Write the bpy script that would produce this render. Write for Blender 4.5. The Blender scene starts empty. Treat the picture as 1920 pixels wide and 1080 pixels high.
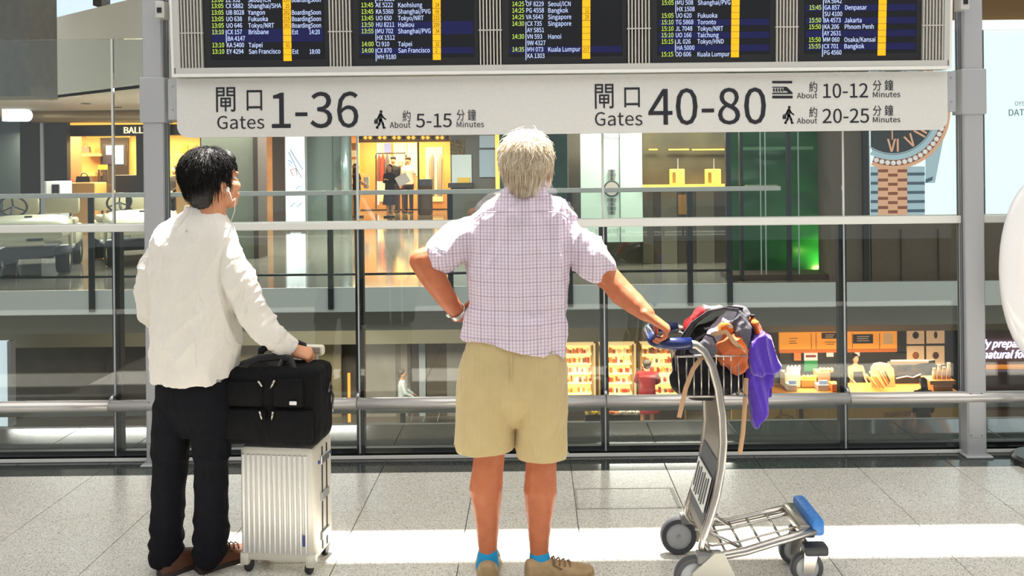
import bpy, bmesh, math, random
from mathutils import Vector, Matrix, noise
V = Vector
S = bpy.context.scene
COL = S.collection
random.seed(7)
# ---------------------------------------------------------------- camera
F, CX, CY, EYE, ROLL = 1600.0, 1000.0, 303.0, 1.65, 0.0105
cam_d = bpy.data.cameras.new('camera'); cam = bpy.data.objects.new('camera', cam_d); COL.objects.link(cam)
cam_d.sensor_fit = 'HORIZONTAL'; cam_d.sensor_width = 36.0; cam_d.lens = 36.0 * F / 1920
cam_d.shift_x = -(CX - 960) / 1920; cam_d.shift_y = -(540 - CY) / 1920
cam_d.clip_start = .05; cam_d.clip_end = 200
c_, s_ = math.cos(ROLL), math.sin(ROLL)
cam.matrix_world = Matrix(((c_, s_, 0, 0), (0, 0, -1, 0), (-s_, c_, 0, EYE), (0, 0, 0, 1)))
S.camera = cam
# ---------------------------------------------------------------- light
w = bpy.data.worlds.new('world'); S.world = w; w.use_nodes = True
bg = w.node_tree.nodes['Background']; bg.inputs[0].default_value = (.90, .95, 1.0, 1); bg.inputs[1].default_value = .38
sun_d = bpy.data.lights.new('sun', 'SUN'); sun_d.energy = 20.0; sun_d.angle = .009; sun_d.color = (1, .96, .90)
sun = bpy.data.objects.new('sun', sun_d); COL.objects.link(sun)
SUN_EL, SUN_AZ = math.radians(74.5), math.radians(12)      # high, from the far side and a little from the right
sdir = V((math.sin(SUN_AZ) * math.cos(SUN_EL), math.cos(SUN_AZ) * math.cos(SUN_EL), math.sin(SUN_EL)))
sun.rotation_euler = sdir.to_track_quat('Z', 'Y').to_euler(); sun.location = (2, 8, 12)
S.view_settings.view_transform = 'Standard'; S.view_settings.look = 'None'
S.view_settings.exposure = 0.35; S.view_settings.gamma = 1.0; S.view_settings.use_curve_mapping = False
def area_lamp(name, loc, size, power, col=(1, .93, .82), down=(0, 0, -1), sy=None):
    d = bpy.data.lights.new(name, 'AREA'); d.energy = power; d.color = col; d.shape = 'RECTANGLE'; d.size = size; d.size_y = sy or size
    o = bpy.data.objects.new(name, d); COL.objects.link(o); o.location = loc
    o.rotation_euler = V(down).to_track_quat('-Z', 'Y').to_euler(); return o
area_lamp('hall_fill', (0, 1.5, 5.9), 14, 470, (1, .98, .95), sy=9)      # unseen fill added overhead to brighten the concourse floor
# ---------------------------------------------------------------- helpers
def P(px, py, D):
    u = (px - CX) / F; v = (CY - py) / F
    return V(((u * c_ + v * s_) * D, D, EYE + (-u * s_ + v * c_) * D))
def lin(c):
    return tuple((x / 255 / 12.92 if x / 255 <= .04045 else ((x / 255 + .055) / 1.055) ** 2.4) for x in c) + (1,)
def mat(name, col, rough=.5, metal=0., spec=.5, var=None, bump=None, emit=0., emitcol=None, coat=0., alpha=1., sheen=0.):
    m = bpy.data.materials.new(name); m.use_nodes = True
    nt = m.node_tree; b = nt.nodes['Principled BSDF']; L = nt.links.new
    b.inputs['Base Color'].default_value = lin(col); b.inputs['Roughness'].default_value = rough
    b.inputs['Metallic'].default_value = metal; b.inputs['Specular IOR Level'].default_value = spec
    b.inputs['Coat Weight'].default_value = coat; b.inputs['Alpha'].default_value = alpha
    b.inputs['Sheen Weight'].default_value = sheen
    if emit:
        b.inputs['Emission Color'].default_value = lin(emitcol or col); b.inputs['Emission Strength'].default_value = emit
    if var or bump:
        tc = nt.nodes.new('ShaderNodeTexCoord')
    if var:      # (scale, second colour, contrast)
        n = nt.nodes.new('ShaderNodeTexNoise'); n.inputs['Scale'].default_value = var[0]; n.inputs['Detail'].default_value = 5
        L(tc.outputs['Object'], n.inputs['Vector'])
        r = nt.nodes.new('ShaderNodeValToRGB'); k = var[2] if len(var) > 2 else .25
        r.color_ramp.elements[0].position = .5 - k; r.color_ramp.elements[1].position = .5 + k
        r.color_ramp.elements[0].color = lin(col); r.color_ramp.elements[1].color = lin(var[1])
        L(n.outputs['Fac'], r.inputs['Fac']); L(r.outputs['Color'], b.inputs['Base Color'])
    if bump:     # (scale, strength, distance)
        n = nt.nodes.new('ShaderNodeTexNoise'); n.inputs['Scale'].default_value = bump[0]; n.inputs['Detail'].default_value = 4
        L(tc.outputs['Object'], n.inputs['Vector'])
        bn = nt.nodes.new('ShaderNodeBump'); bn.inputs['Strength'].default_value = bump[1]; bn.inputs['Distance'].default_value = bump[2] if len(bump) > 2 else .01
        L(n.outputs['Fac'], bn.inputs['Height']); L(bn.outputs['Normal'], b.inputs['Normal'])
    return m
def glass_mat(name, tint, refl=1.0, haze=0.0):
    m = bpy.data.materials.new(name); m.use_nodes = True; nt = m.node_tree; nt.nodes.clear(); L = nt.links.new
    out = nt.nodes.new('ShaderNodeOutputMaterial'); t = nt.nodes.new('ShaderNodeBsdfTransparent'); t.inputs[0].default_value = lin(tint)
    g = nt.nodes.new('ShaderNodeBsdfGlossy'); g.inputs['Roughness'].default_value = .0
    fr = nt.nodes.new('ShaderNodeFresnel'); fr.inputs[0].default_value = 1.45
    mu = nt.nodes.new('ShaderNodeMath'); mu.operation = 'MULTIPLY'; mu.inputs[1].default_value = refl; L(fr.outputs[0], mu.inputs[0])
    mx = nt.nodes.new('ShaderNodeMixShader'); L(mu.outputs[0], mx.inputs[0]); L(t.outputs[0], mx.inputs[1]); L(g.outputs[0], mx.inputs[2])
    L(mx.outputs[0], out.inputs[0]); return m
class MB:
    def __init__(s): s.v = []; s.f = []
    def add(s, vs, fs):
        o = len(s.v); s.v += [V(x) for x in vs]; s.f += [tuple(i + o for i in f) for f in fs]; return s
    def merge(s, o): return s.add(o.v, o.f)
    def xf(s, M): s.v = [M @ x for x in s.v]; return s
    def box(s, a, b, ch=0.):
        x0, y0, z0 = [min(a[i], b[i]) for i in range(3)]; x1, y1, z1 = [max(a[i], b[i]) for i in range(3)]
        if not ch:
            return s.add([(x0,y0,z0),(x1,y0,z0),(x1,y1,z0),(x0,y1,z0),(x0,y0,z1),(x1,y0,z1),(x1,y1,z1),(x0,y1,z1)],
                [(0,3,2,1),(4,5,6,7),(0,1,5,4),(1,2,6,5),(2,3,7,6),(3,0,4,7)])
        bm = bmesh.new(); bmesh.ops.create_cube(bm, size=1)
        for q in bm.verts: q.co = V(((x0+x1)/2 + q.co.x*(x1-x0), (y0+y1)/2 + q.co.y*(y1-y0), (z0+z1)/2 + q.co.z*(z1-z0)))
        bmesh.ops.bevel(bm, geom=list(bm.edges), offset=ch, segments=2 if ch > .006 else 1, affect='EDGES', profile=.5)
        bm.verts.ensure_lookup_table()
        s.add([q.co.copy() for q in bm.verts], [tuple(q.index for q in f.verts) for f in bm.faces]); bm.free(); return s
    def cbox(s, c, size, M=None, ch=0.):
        t = MB().box([-k/2 for k in size], [k/2 for k in size], ch)
        t.xf(Matrix.Translation(V(c)) @ (M.to_4x4() if M else Matrix.Identity(4))); return s.merge(t)
    def rings(s, rs, cap=True, closed=False):
        o = len(s.v); n = len(rs[0])
        for r in rs: s.v += [V(x) for x in r]
        m = len(rs)
        for i in range(m if closed else m - 1):
            a = o + i * n; b = o + ((i + 1) % m) * n
            for j in range(n): s.f.append((a + j, a + (j+1) % n, b + (j+1) % n, b + j))
        if cap and not closed:
            s.f.append(tuple(o + j for j in reversed(range(n)))); s.f.append(tuple(o + (m-1)*n + j for j in range(n)))
        return s
    def tube(s, pts, r, n=8, closed=False, side=None):
        pts = [V(p) for p in pts]; m = len(pts); rs = []
        ref = V(side) if side else None; prev = None
        for i, p in enumerate(pts):
            if closed: t = pts[(i+1) % m] - pts[i-1]
            else: t = pts[min(i+1, m-1)] - pts[max(i-1, 0)]
            t.normalize()
            if prev is None:
                a = ref if ref else (V((0,0,1)) if abs(t.z) < .9 else V((1,0,0)))
            else: a = ref if ref else prev
            a = (a - t * a.dot(t)).normalized(); prev = a; b = t.cross(a)
            rr = r[i] if isinstance(r, (list, tuple)) else r
            ra, rb = rr if isinstance(rr, (list, tuple)) else (rr, rr)
            rs.append([p + a * (ra * math.cos(2*math.pi*k/n)) + b * (rb * math.sin(2*math.pi*k/n)) for k in range(n)])
        return s.rings(rs, closed=closed)
    def chain(s, pts, r, n=18, side=(1,0,0)):      # tube with round ends
        pts = [V(p) for p in pts]; rr = [(x if isinstance(x, (list, tuple)) else (x, x)) for x in r]
        t0 = (pts[0]-pts[1]).normalized(); t1 = (pts[-1]-pts[-2]).normalized(); e0 = min(rr[0]); e1 = min(rr[-1]); A = []; R = []
        for a in (85, 60, 30):
            k = math.sin(math.radians(a)); c = math.cos(math.radians(a)); A.append(pts[0] + t0*e0*k); R.append((rr[0][0]*c, rr[0][1]*c))
        A += pts; R += rr
        for a in (30, 60, 85):
            k = math.sin(math.radians(a)); c = math.cos(math.radians(a)); A.append(pts[-1] + t1*e1*k); R.append((rr[-1][0]*c, rr[-1][1]*c))
        return s.tube(A, R, n, side=side)
    def ell(s, c, r, M=None, n=20, m=12):
        rs = []; c = V(c); M = M or Matrix.Identity(3)
        for i in range(m + 1):
            a = -math.pi/2 + math.pi * (i + .001*(i == 0) - .001*(i == m)) / m
            rs.append([c + M @ V((r[0]*math.cos(a)*math.cos(2*math.pi*j/n), r[1]*math.cos(a)*math.sin(2*math.pi*j/n), r[2]*math.sin(a))) for j in range(n)])
        return s.rings(rs)
    def lathe(s, prof, c=(0,0,0), axis='Z', n=24, ring=False):
        c = V(c); rs = []
        for r, h in prof:
            rg = []
            for j in range(n):
                a = 2*math.pi*j/n; x, y = r*math.cos(a), r*math.sin(a)
                rg.append(c + (V((x,y,h)) if axis == 'Z' else V((x,h,y)) if axis == 'Y' else V((h,x,y))))
            rs.append(rg)
        return s.rings(rs, cap=not ring, closed=ring)
    def prism(s, poly, d0, d1, fn=None):           # polygon in XZ, extruded in Y from d0 to d1
        n = len(poly); fn = fn or (lambda x, z, y: V((x, y, z)))
        o = len(s.v); s.v += [fn(x, z, d0) for x, z in poly] + [fn(x, z, d1) for x, z in poly]
        s.f.append(tuple(o + i for i in range(n))); s.f.append(tuple(o + n + i for i in reversed(range(n))))
        for i in range(n): s.f.append((o + i, o + n + i, o + n + (i+1) % n, o + (i+1) % n))
        return s
    def mesh(s, name):
        m = bpy.data.meshes.new(name); m.from_pydata([tuple(x) for x in s.v], [], s.f)
        bm = bmesh.new(); bm.from_mesh(m); bmesh.ops.recalc_face_normals(bm, faces=bm.faces); bm.to_mesh(m); bm.free(); return m
    def build(s, name, material, parent=None, smooth=False):
        return link(s.mesh(name), name, material, parent, smooth)
def base_of(o):
    t = V((0,0,0))
    while o: t += o.location; o = o.parent
    return t
def link(me, name, material, parent=None, smooth=False):
    if parent: me.transform(Matrix.Translation(-base_of(parent)))
    me.materials.clear(); me.materials.append(material)
    if smooth:
        for p in me.polygons: p.use_smooth = True
        if smooth == 'auto': me.set_sharp_from_angle(angle=math.radians(40))
    o = bpy.data.objects.new(name, me); COL.objects.link(o); o.parent = parent; return o
def tag(o, label=None, cat=None, group=None, kind=None):
    if label: o['label'] = label
    if cat: o['category'] = cat
    if group: o['group'] = group
    if kind: o['kind'] = kind
    return o
def thing(name, label, cat, loc, group=None):
    o = bpy.data.objects.new(name, None); COL.objects.link(o); o.location = loc; o.empty_display_size = .1
    return tag(o, label, cat, group)
def struct(o, label=None): return tag(o, label, None, None, 'structure')
def inst(src, name, parent, loc):                  # shares the mesh of src
    o = bpy.data.objects.new(name, src.data); COL.objects.link(o); o.parent = parent; o.location = V(loc) - base_of(parent); return o
TMP = bpy.data.scenes.new('tmp_build')
def blob(mb, vox, it=6, fac=.5):
    me = mb.mesh('blob'); o = bpy.data.objects.new('blob', me); TMP.collection.objects.link(o)
    r = o.modifiers.new('r', 'REMESH'); r.mode = 'VOXEL'; r.voxel_size = vox
    k = o.modifiers.new('s', 'SMOOTH'); k.factor = fac; k.iterations = it
    
    with bpy.context.temp_override(scene=TMP, view_layer=TMP.view_layers[0]):
        dg = bpy.context.evaluated_depsgraph_get(); dg.update(); res = bpy.data.meshes.new_from_object(o.evaluated_get(dg))
    bpy.data.objects.remove(o); bpy.data.meshes.remove(me); return res
def displace(me, fn):                              # move every vertex along its normal
    ns = [v.normal.copy() for v in me.vertices]
    for v, n in zip(me.vertices, ns): v.co += n * fn(v.co, n)
    me.update()
import os
try: FONT = bpy.data.fonts.load(os.path.join(bpy.utils.system_resource('DATAFILES'), 'fonts', 'Noto Sans CJK Regular.woff2'))   # the interface font bundled with Blender
except Exception: FONT = None
CAP = .69
if FONT:
    c__ = bpy.data.curves.new('t', 'FONT'); c__.body = 'H'; c__.font = FONT; o__ = bpy.data.objects.new('t', c__); 
    CAP = max(v.co.y for v in o__.to_mesh().vertices) or .69
    bpy.data.objects.remove(o__); bpy.data.curves.remove(c__)
def text_mb(body, h, align='LEFT', ext=.001, width=None, shear=0., bold=0.):
    """letters of cap height h in the XZ plane, facing -Y"""
    c = bpy.data.curves.new('t', 'FONT'); c.body = body; c.size = h / .69; c.align_x = align; c.extrude = ext; c.shear = shear; c.offset = bold; c.resolution_u = 3
    if FONT and body[0] < '\u2e80': c.font = FONT; c.size = h / CAP
    o = bpy.data.objects.new('t', c)
    m = o.to_mesh(); mb = MB()
    mb.add([(v.co.x, -v.co.z, v.co.y) for v in m.vertices], [tuple(p.vertices) for p in m.polygons])
    o.to_mesh_clear(); bpy.data.objects.remove(o); bpy.data.curves.remove(c)
    if width and mb.v:
        x0 = min(v.x for v in mb.v); x1 = max(v.x for v in mb.v); k = width / (x1 - x0)
        for v in mb.v: v.x = (v.x - x0) * k if align == 'LEFT' else v.x * k
    return mb
def moved(mb, p): return mb.xf(Matrix.Translation(V(p)))
# ================================================================ setting
def granite(name, base, specks, rough, scale=260., coat=0.):
    m = bpy.data.materials.new(name); m.use_nodes = True; nt = m.node_tree; b = nt.nodes['Principled BSDF']; L = nt.links.new
    geo = nt.nodes.new('ShaderNodeNewGeometry')
    v = nt.nodes.new('ShaderNodeTexVoronoi'); v.inputs['Scale'].default_value = scale; L(geo.outputs['Position'], v.inputs['Vector'])
    r = nt.nodes.new('ShaderNodeValToRGB'); r.color_ramp.interpolation = 'CONSTANT'
    e = r.color_ramp.elements; e[0].position = 0; e[0].color = lin(specks[0]); e[1].position = .12; e[1].color = lin(base)
    for p, c in ((.45, specks[1]), (.6, base), (.82, specks[2])):
        q = e.new(p); q.color = lin(c)
    sep = nt.nodes.new('ShaderNodeSeparateColor'); L(v.outputs['Color'], sep.inputs[0]); L(sep.outputs[0], r.inputs[0])
    n = nt.nodes.new('ShaderNodeTexNoise'); n.inputs['Scale'].default_value = 3.; L(geo.outputs['Position'], n.inputs['Vector'])
    mr = nt.nodes.new('ShaderNodeMapRange'); mr.inputs[3].default_value = .9; mr.inputs[4].default_value = 1.08; L(n.outputs[0], mr.inputs[0])
    mx = nt.nodes.new('ShaderNodeMix'); mx.data_type = 'RGBA'; mx.blend_type = 'MULTIPLY'; mx.inputs[0].default_value = 1
    L(r.outputs[0], mx.inputs[6]); L(mr.outputs[0], mx.inputs[7]); L(mx.outputs[2], b.inputs['Base Color'])
    b.inputs['Roughness'].default_value = rough; b.inputs['Coat Weight'].default_value = coat; b.inputs['Coat Roughness'].default_value = .03
    return m
m_gran = granite('light_granite', (206, 202, 192), ((150, 146, 138), (186, 181, 170), (224, 221, 214)), .17)
m_grout = mat('grout', (120, 118, 112), .8)
m_dark = granite('dark_granite', (66, 70, 68), ((44, 47, 46), (58, 62, 60), (82, 86, 84)), .07)
m_steel = mat('brushed_steel', (206, 206, 208), .28, 1., var=(9, (192, 194, 198)))
m_rail = mat('polished_rail', (212, 208, 204), .2, .45)
m_alu = mat('satin_aluminium', (186, 188, 190), .42, .35, var=(14, (176, 178, 182)))
m_colgrey = mat('column_grey', (176, 177, 180), .45, .25)
m_coldark = mat('column_groove', (96, 102, 112), .4, .4)
m_panel = mat('sign_panel_grey', (216, 215, 210), .5, var=(60, (210, 209, 204)))
m_ink = mat('sign_black', (32, 34, 42), .5)
m_post = mat('dark_post', (52, 58, 60), .4, .5)
m_white = mat('white_paint', (232, 232, 228), .5)
m_black = mat('black_plastic', (22, 23, 25), .45)
m_glass = glass_mat('clear_glass', (247, 251, 249), 1.5)
m_glassedge = mat('glass_edge', (176, 196, 190), .2)
# ---- floor
fl = struct(MB().box((-9, -8, -.30), (9, 5.38, -.012)).build('floor', m_grout), 'polished granite concourse floor of square tiles')
pitch = .51; X0 = .696 - 8 * pitch; tile0 = dark0 = None
g = .0016
def tile_mesh():
    return MB().box((g, g, -.012), (pitch - g, pitch - g, 0), .0015)
for i in range(16):
    for j in range(9):
        x = X0 + i * pitch; y = 4.55 - (j + 1) * pitch
        if tile0 is None:
            tile0 = moved(tile_mesh(), (0, 0, 0)).build('tile', m_gran, None); tile0.parent = fl; tile0.location = (x, y, 0)
        else: inst(tile0, 'tile', fl, (x, y, 0))
md = MB().box((g, g, -.012), (pitch - g, .2 - g, 0), .0015); md2 = MB().box((g, g, -.012), (pitch - g, .57 - g, 0), .0015)
d0 = d1 = None
for i in range(16):
    x = X0 + i * pitch
    if d0 is None:
        d0 = md.build('tile', m_dark); d0.parent = fl; d0.location = (x, 4.55, 0); d1 = md2.build('tile', m_dark); d1.parent = fl; d1.location = (x, 4.81, 0)
    else: inst(d0, 'tile', fl, (x, 4.55, 0)); inst(d1, 'tile', fl, (x, 4.81, 0))
# inset access cover in the tiles right of the older man
ac = MB(); m_brass = mat('cover_trim', (150, 148, 140), .35, .6)
for a, b in (((.19, 4.045), (.685, 4.052)), ((.19, 4.29), (.685, 4.297)), ((.19, 4.045), (.197, 4.297)), ((.668, 4.045), (.685, 4.297))):
    ac.box((a[0], a[1], -.001), (b[0], b[1], .0012))
ac.build('access_cover_frame', m_brass, fl)
# ---- roof over the concourse, with two skylight slots that let the sun through
m_roof = mat('roof_white', (235, 235, 232), .8)
k = 1 / math.tan(SUN_EL); RZ = 6.0; ox = RZ * k * math.sin(SUN_AZ); oy = RZ * k * math.cos(SUN_AZ)
slots = [(-.35, 0., -9, 9), (2.70, 3.12, -9, 9), (3.54, 3.83, -1.42 + ox, 9)]      # (floor depth it lights, from x, to x)
ceil_ = struct(MB().box((-9, -8, RZ), (9, slots[0][0] + oy, RZ + .06)).build('ceiling', m_roof), 'white concourse roof with skylight slots')
for i, (da, db_, xa_, xb_) in enumerate(slots):
    if xa_ > -9: MB().box((-9, da + oy, RZ), (xa_, db_ + oy, RZ + .06)).build('roof_panel', m_roof, ceil_)
    nxt = slots[i+1][0] + oy if i < 2 else 16.9
    MB().box((-9, db_ + oy, RZ), (9, nxt, RZ + .06)).build('roof_panel', m_roof, ceil_)
# ---- glass barrier along the edge of the void
GY = 4.77; GX = [-3.72, -2.35, -.985, .388, 1.73, 3.10, 4.46]
gb = thing('glass_barrier', 'tall frameless glass barrier with dark posts and steel bumper rail along the void', 'glass barrier', (0, GY, 0))
for i in range(6):
    MB().box((GX[i] + .006, GY, .03), (GX[i+1] - .006, GY + .012, 2.36)).build('pane', m_glass, gb)
for x in GX:
    MB().box((x - .022, GY + .016, 0), (x + .022, GY + .075, 1.285), .004).build('post', m_post, gb)
    MB().box((x - .0055, GY - .003, 1.325), (x + .0055, GY + .015, 2.36)).build('joint_strip', mat('joint_silver', (205, 206, 200), .4), gb)
    MB().box((x - .004, GY - .004, .03), (x + .004, GY + .016, 1.285)).build('joint_strip', m_alu, gb)
    MB().tube([(x, GY, .36), (x, GY - .03, .372), (x, GY - .052, .355)], .011, 8).build('rail_bracket', m_steel, gb, True)
MB().box((-4.2, GY - .03, 1.283), (4.7, GY + .08, 1.325), .004).build('transom', mat('transom_pale', (222, 222, 216), .45), gb)
MB().box((-4.2, GY - .008, 0), (4.7, GY + .004, .016)).build('base_channel', m_white, gb)
MB().box((-4.2, GY + .022, 0), (4.7, GY + .06, .05)).build('curb', m_black, gb)
for i in range(6):
    MB().tube([(GX[i] + .004, GY - .06, .325), (GX[i+1] - .004, GY - .06, .325)], .032, 20).build('bumper_rail', m_rail, gb, True)
# ---- sign columns
def column(name, x0, x1, label, inner):
    y0, y1 = 4.69, 4.795; c = thing(name, label, 'column', ((x0+x1)/2, 4.74, 0))
    MB().box((x0, y0, 0), (x1, y1, 4.2), .006).build('shaft', m_colgrey, c)
    for k, (a, b) in enumerate(((.03, .045), (.055, .062), (.08, .09))):
        xx = x1 if inner > 0 else x0
        MB().box((xx - .002, y0 + a, .35), (xx + .002, y0 + b, 4.2)).build('groove', m_coldark, c)
    MB().box((x0 - .014, y0 - .008, 1.885), (x1 + .014, y1 + .008, 2.135), .004).build('collar', m_colgrey, c)
    f = MB().box((x0 + .008, y0 - .002, .11), (x1 - .018, y0, .36)).build('access_plate', m_alu, c)
    for q in ((.015, .12), (.015, .35)):
        for xs in (x0 + .018, x1 - .03):
            MB().lathe([(.0001, -.004), (.003, -.0035), (.004, -.001)], (xs, y0 - .001, q[1]), 'Y', 8).build('screw', m_coldark, f)
    MB().box((x0 - .02, y0 - .03, 0), (x1 + .02, y1 + .01, .012), .003).build('base_plate', m_colgrey, c)
    return c
column('steel_column', -2.145, -2.038, 'grey steel column standing behind the man in the white shirt', 1)
column('steel_column', 2.372, 2.478, 'grey steel column in front of the watch billboard', -1)
# ---- gate sign
def L2(px, py, D): q = P(px, py, D); return q.x, q.z
SY = 4.70
def to_sign(px, py): q = P(px, py, SY); return V((q.x, SY - .021, q.z))
gs = thing('gate_sign', 'long pale grey gate direction sign with black lettering between the columns', 'sign', (0, SY, 1.95))
xl, zb = L2(335, 258.5, SY); xr, _ = L2(1774, 243, SY); _, zt = L2(335, 149, SY); R_ = .062; poly = []
for cx, a0 in ((xl + R_, 180), (xr - R_, 270)):
    for t in range(0, 91, 10):
        a = math.radians(a0 + t); poly.append((cx + R_ * math.cos(a), zb + R_ + R_ * math.sin(a)))
poly += [(xr, zt), (xl, zt)]
MB().prism(poly, SY - .02, SY + .03).build('panel', m_panel, gs)
for a, b in ((xl - .052, xl), (xr, xr + .05)):
    f = MB().box((a, SY - .012, 1.90), (b, SY + .02, zt), .002).build('bracket', m_alu, gs)
    for z in (1.955, 2.085):
        MB().lathe([(.0001, -.005), (.004, -.0045), (.006, -.001)], ((a + b) / 2, SY - .012, z), 'Y', 10).build('bolt', m_steel, f)
def sign_text(s, px, py_base, cap_px, x_end=None, bold=0.):
    h = cap_px / 341.; p = to_sign(px, py_base)
    mb = text_mb(s, h, width=(x_end - px) / 341. if x_end else None, bold=bold)
    moved(mb, p).build('lettering', m_ink, gs)
sign_text('閘', 408, 206, 36, 444, .0006); sign_text('口', 465, 205, 33, 494, .0006)
sign_text('Gates', 410, 242, 24, 498); sign_text('1-36', 512, 240, 65, 674, .0012)
sign_text('約', 756, 227, 16, 771); sign_text('About', 732, 240, 10.5, 771)
sign_text('5-15', 781, 239, 25, 848, .0005); sign_text('分 鐘', 857, 225, 16, 893); sign_text('Minutes', 857, 239, 10.5, 908)
sign_text('閘', 1115, 200, 36, 1150, .0006); sign_text('口', 1170, 199, 32, 1199, .0006)
sign_text('Gates', 1115, 236, 25, 1204); sign_text('40-80', 1215, 234, 66, 1435, .0012)
for (yb, num, xs) in ((185, '10-12', 1541), (232, '20-25', 1540)):
    sign_text('約', 1515, yb - 13, 15, 1530); sign_text('About', 1492, yb, 10, 1530); sign_text(num, xs, yb - 1, 26, 1625 if yb < 200 else 1627, .0005)
    sign_text('分 鐘', 1634, yb - 16, 15, 1672); sign_text('Minutes', 1634, yb - 2, 10, 1685)
def walker(cx, top, hpx):                            # walking traveller with a case, as on the sign
    k = hpx / 100. / 341.; o = to_sign(cx, top)
    mb = MB()
    def cap(pts, r):
        for (x0, y0), (x1, y1) in zip(pts[:-1], pts[1:]):
            d = V((x1 - x0, 0, y1 - y0)); L_ = d.length; n = V((-d.z, 0, d.x)) / L_
            ring = []
            for t in range(7): a = math.pi/2 + math.pi * t / 6; ring.append((V((x0,0,y0)) + r * (n * math.sin(a) + d / L_ * math.cos(a))))
            for t in range(7): a = -math.pi/2 + math.pi * t / 6; ring.append((V((x1,0,y1)) + r * (n * math.sin(a) + d / L_ * math.cos(a))))
            mb.prism([(q.x, q.z) for q in ring], -.001, .001)
    for c, r in (((52, 8), 8),):
        mb.prism([(c[0] + r*math.cos(2*math.pi*t/14), c[1] + r*math.sin(2*math.pi*t/14)) for t in range(14)], -.001, .001)
    cap([(50, 24), (48, 54)], 9); cap([(52, 54), (62, 76), (66, 97)], 5.5); cap([(46, 54), (42, 76), (28, 96)], 5.5); cap([(66, 97), (74, 97)], 3.5); cap([(28, 96), (34, 99)], 3.5)
    cap([(54, 24), (64, 40), (76, 50)], 4); cap([(44, 24), (36, 42), (30, 54)], 4)
    mb.prism([(14, 54), (34, 54), (34, 74), (14, 74)], -.001, .001); cap([(19, 52), (21, 48), (28, 48), (30, 52)], 1.5)
    for v in mb.v: v.x, v.z = (v.x - 50) * k, -v.z * k
    moved(mb, o).build('walking_pictogram', m_ink, gs)
walker(715, 207, 34); walker(1477, 199, 33)
tp = MB()
def tq(pts): tp.prism([tuple(to_sign(a, b)[i] for i in (0, 2)) for a, b in pts], SY - .0222, SY - .0198)
tq([(1446, 152.5), (1483, 152.5), (1483, 157), (1446, 157)]); tq([(1446, 180), (1484, 180), (1484, 185), (1446, 185)])
tq([(1446, 163.5), (1471, 163.5), (1471, 165), (1446, 165)]); tq([(1446, 174.5), (1484, 174.5), (1484, 177), (1446, 177)])
tq([(1468, 163.5), (1473, 163.5), (1484, 174.5), (1476, 174.5), (1472, 171), (1466, 171)])
for q in range(4): tq([(1448 + q*5, 166), (1450 + q*5, 166), (1451 + q*5, 173), (1449.5 + q*5, 173), (1447 + q*5, 170)])
tp.build('train_pictogram', m_ink, gs)
# ---- departure board above the sign
BY = 4.70; ZB = P(1000, 140.5, BY).z; TILT = math.radians(3)
BM = Matrix.Translation((0, BY - .07, ZB)) @ Matrix.Rotation(TILT, 4, 'X')
def bl(px, py): q = P(px, py, BY - .06); return (q.x, q.z - ZB)       # board coordinates
db = thing('departure_board', 'wide grey departure board with five flight screens and slatted vents', 'departure board', (0, BY, ZB))
m_frame = mat('board_frame', (200, 199, 194), .45, .2); m_bez = mat('screen_bezel', (34, 35, 37), .4); m_vent = mat('vent_dark', (84, 78, 70), .7)
m_slat = mat('vent_slat', (206, 202, 194), .4, .3); HB = .70
def bbox(x0, x1, z0, z1, y0, y1, nm, m, par, ch=0.): return MB().box((x0, y0, z0), (x1, y1, z1), ch).xf(BM).build(nm, m, par)
xa = bl(324, 140)[0]; xb = bl(1782, 128)[0]
bbox(xa, xb, 0, HB, .05, .12, 'housing', m_frame, db)
bbox(xa, xb, .002, .018, -.004, .05, 'frame_rail', m_white, db); bbox(xa + .02, xb - .02, .018, .05, .0, .05, 'frame_rail', m_frame, db)
bbox(xa, xa + .012, .018, HB, -.004, .05, 'frame_stile', m_white, db); bbox(xb - .012, xb, .018, HB, -.004, .05, 'frame_stile', m_white, db)
bbox(xa + .012, xa + .047, .05, HB, 0, .05, 'frame_stile', m_frame, db); bbox(xb - .04, xb - .012, .05, HB, 0, .05, 'frame_stile', m_frame, db)
vents = [(340.7, 383), (617, 661), (898, 942), (1175.6, 1220), (1453, 1496), (1727, 1768.6)]
for a, b in vents:
    x0, x1 = bl(a, 100)[0], bl(b, 100)[0]
    vp = bbox(x0, x1, .05, HB, .04, .05, 'vent', m_vent, db)
    n = 7
    for i in range(n):
        cx = x0 + (x1 - x0) * (i + .5) / n
        bbox(cx - .0035, cx + .0035, .05, HB, .004, .04, 'slat', m_slat, vp)
    for z in (.235, .46): bbox(x0, x1, z, z + .006, .002, .03, 'crossbar', m_slat, vp)
scr = [(383, 617), (661, 898), (942, 1175.6), (1220, 1453), (1496, 1727)]
m_scr = bpy.data.materials.new('screen_blue'); m_scr.use_nodes = True
def emis(name, col, e, base=None): return mat(name, base or (8, 8, 10), .35, emit=e, emitcol=col)
m_scr = emis('screen_black', (6, 7, 16), .6); m_row = emis('screen_blue_row', (14, 18, 92), .5); m_yel = emis('screen_yellow', (252, 186, 10), .95)
m_tw = emis('screen_white_text', (196, 212, 255), 1.0); m_tg = emis('screen_lime_text', (196, 226, 90), .95); m_tk = emis('screen_dark_text', (50, 40, 8), .3)
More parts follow.
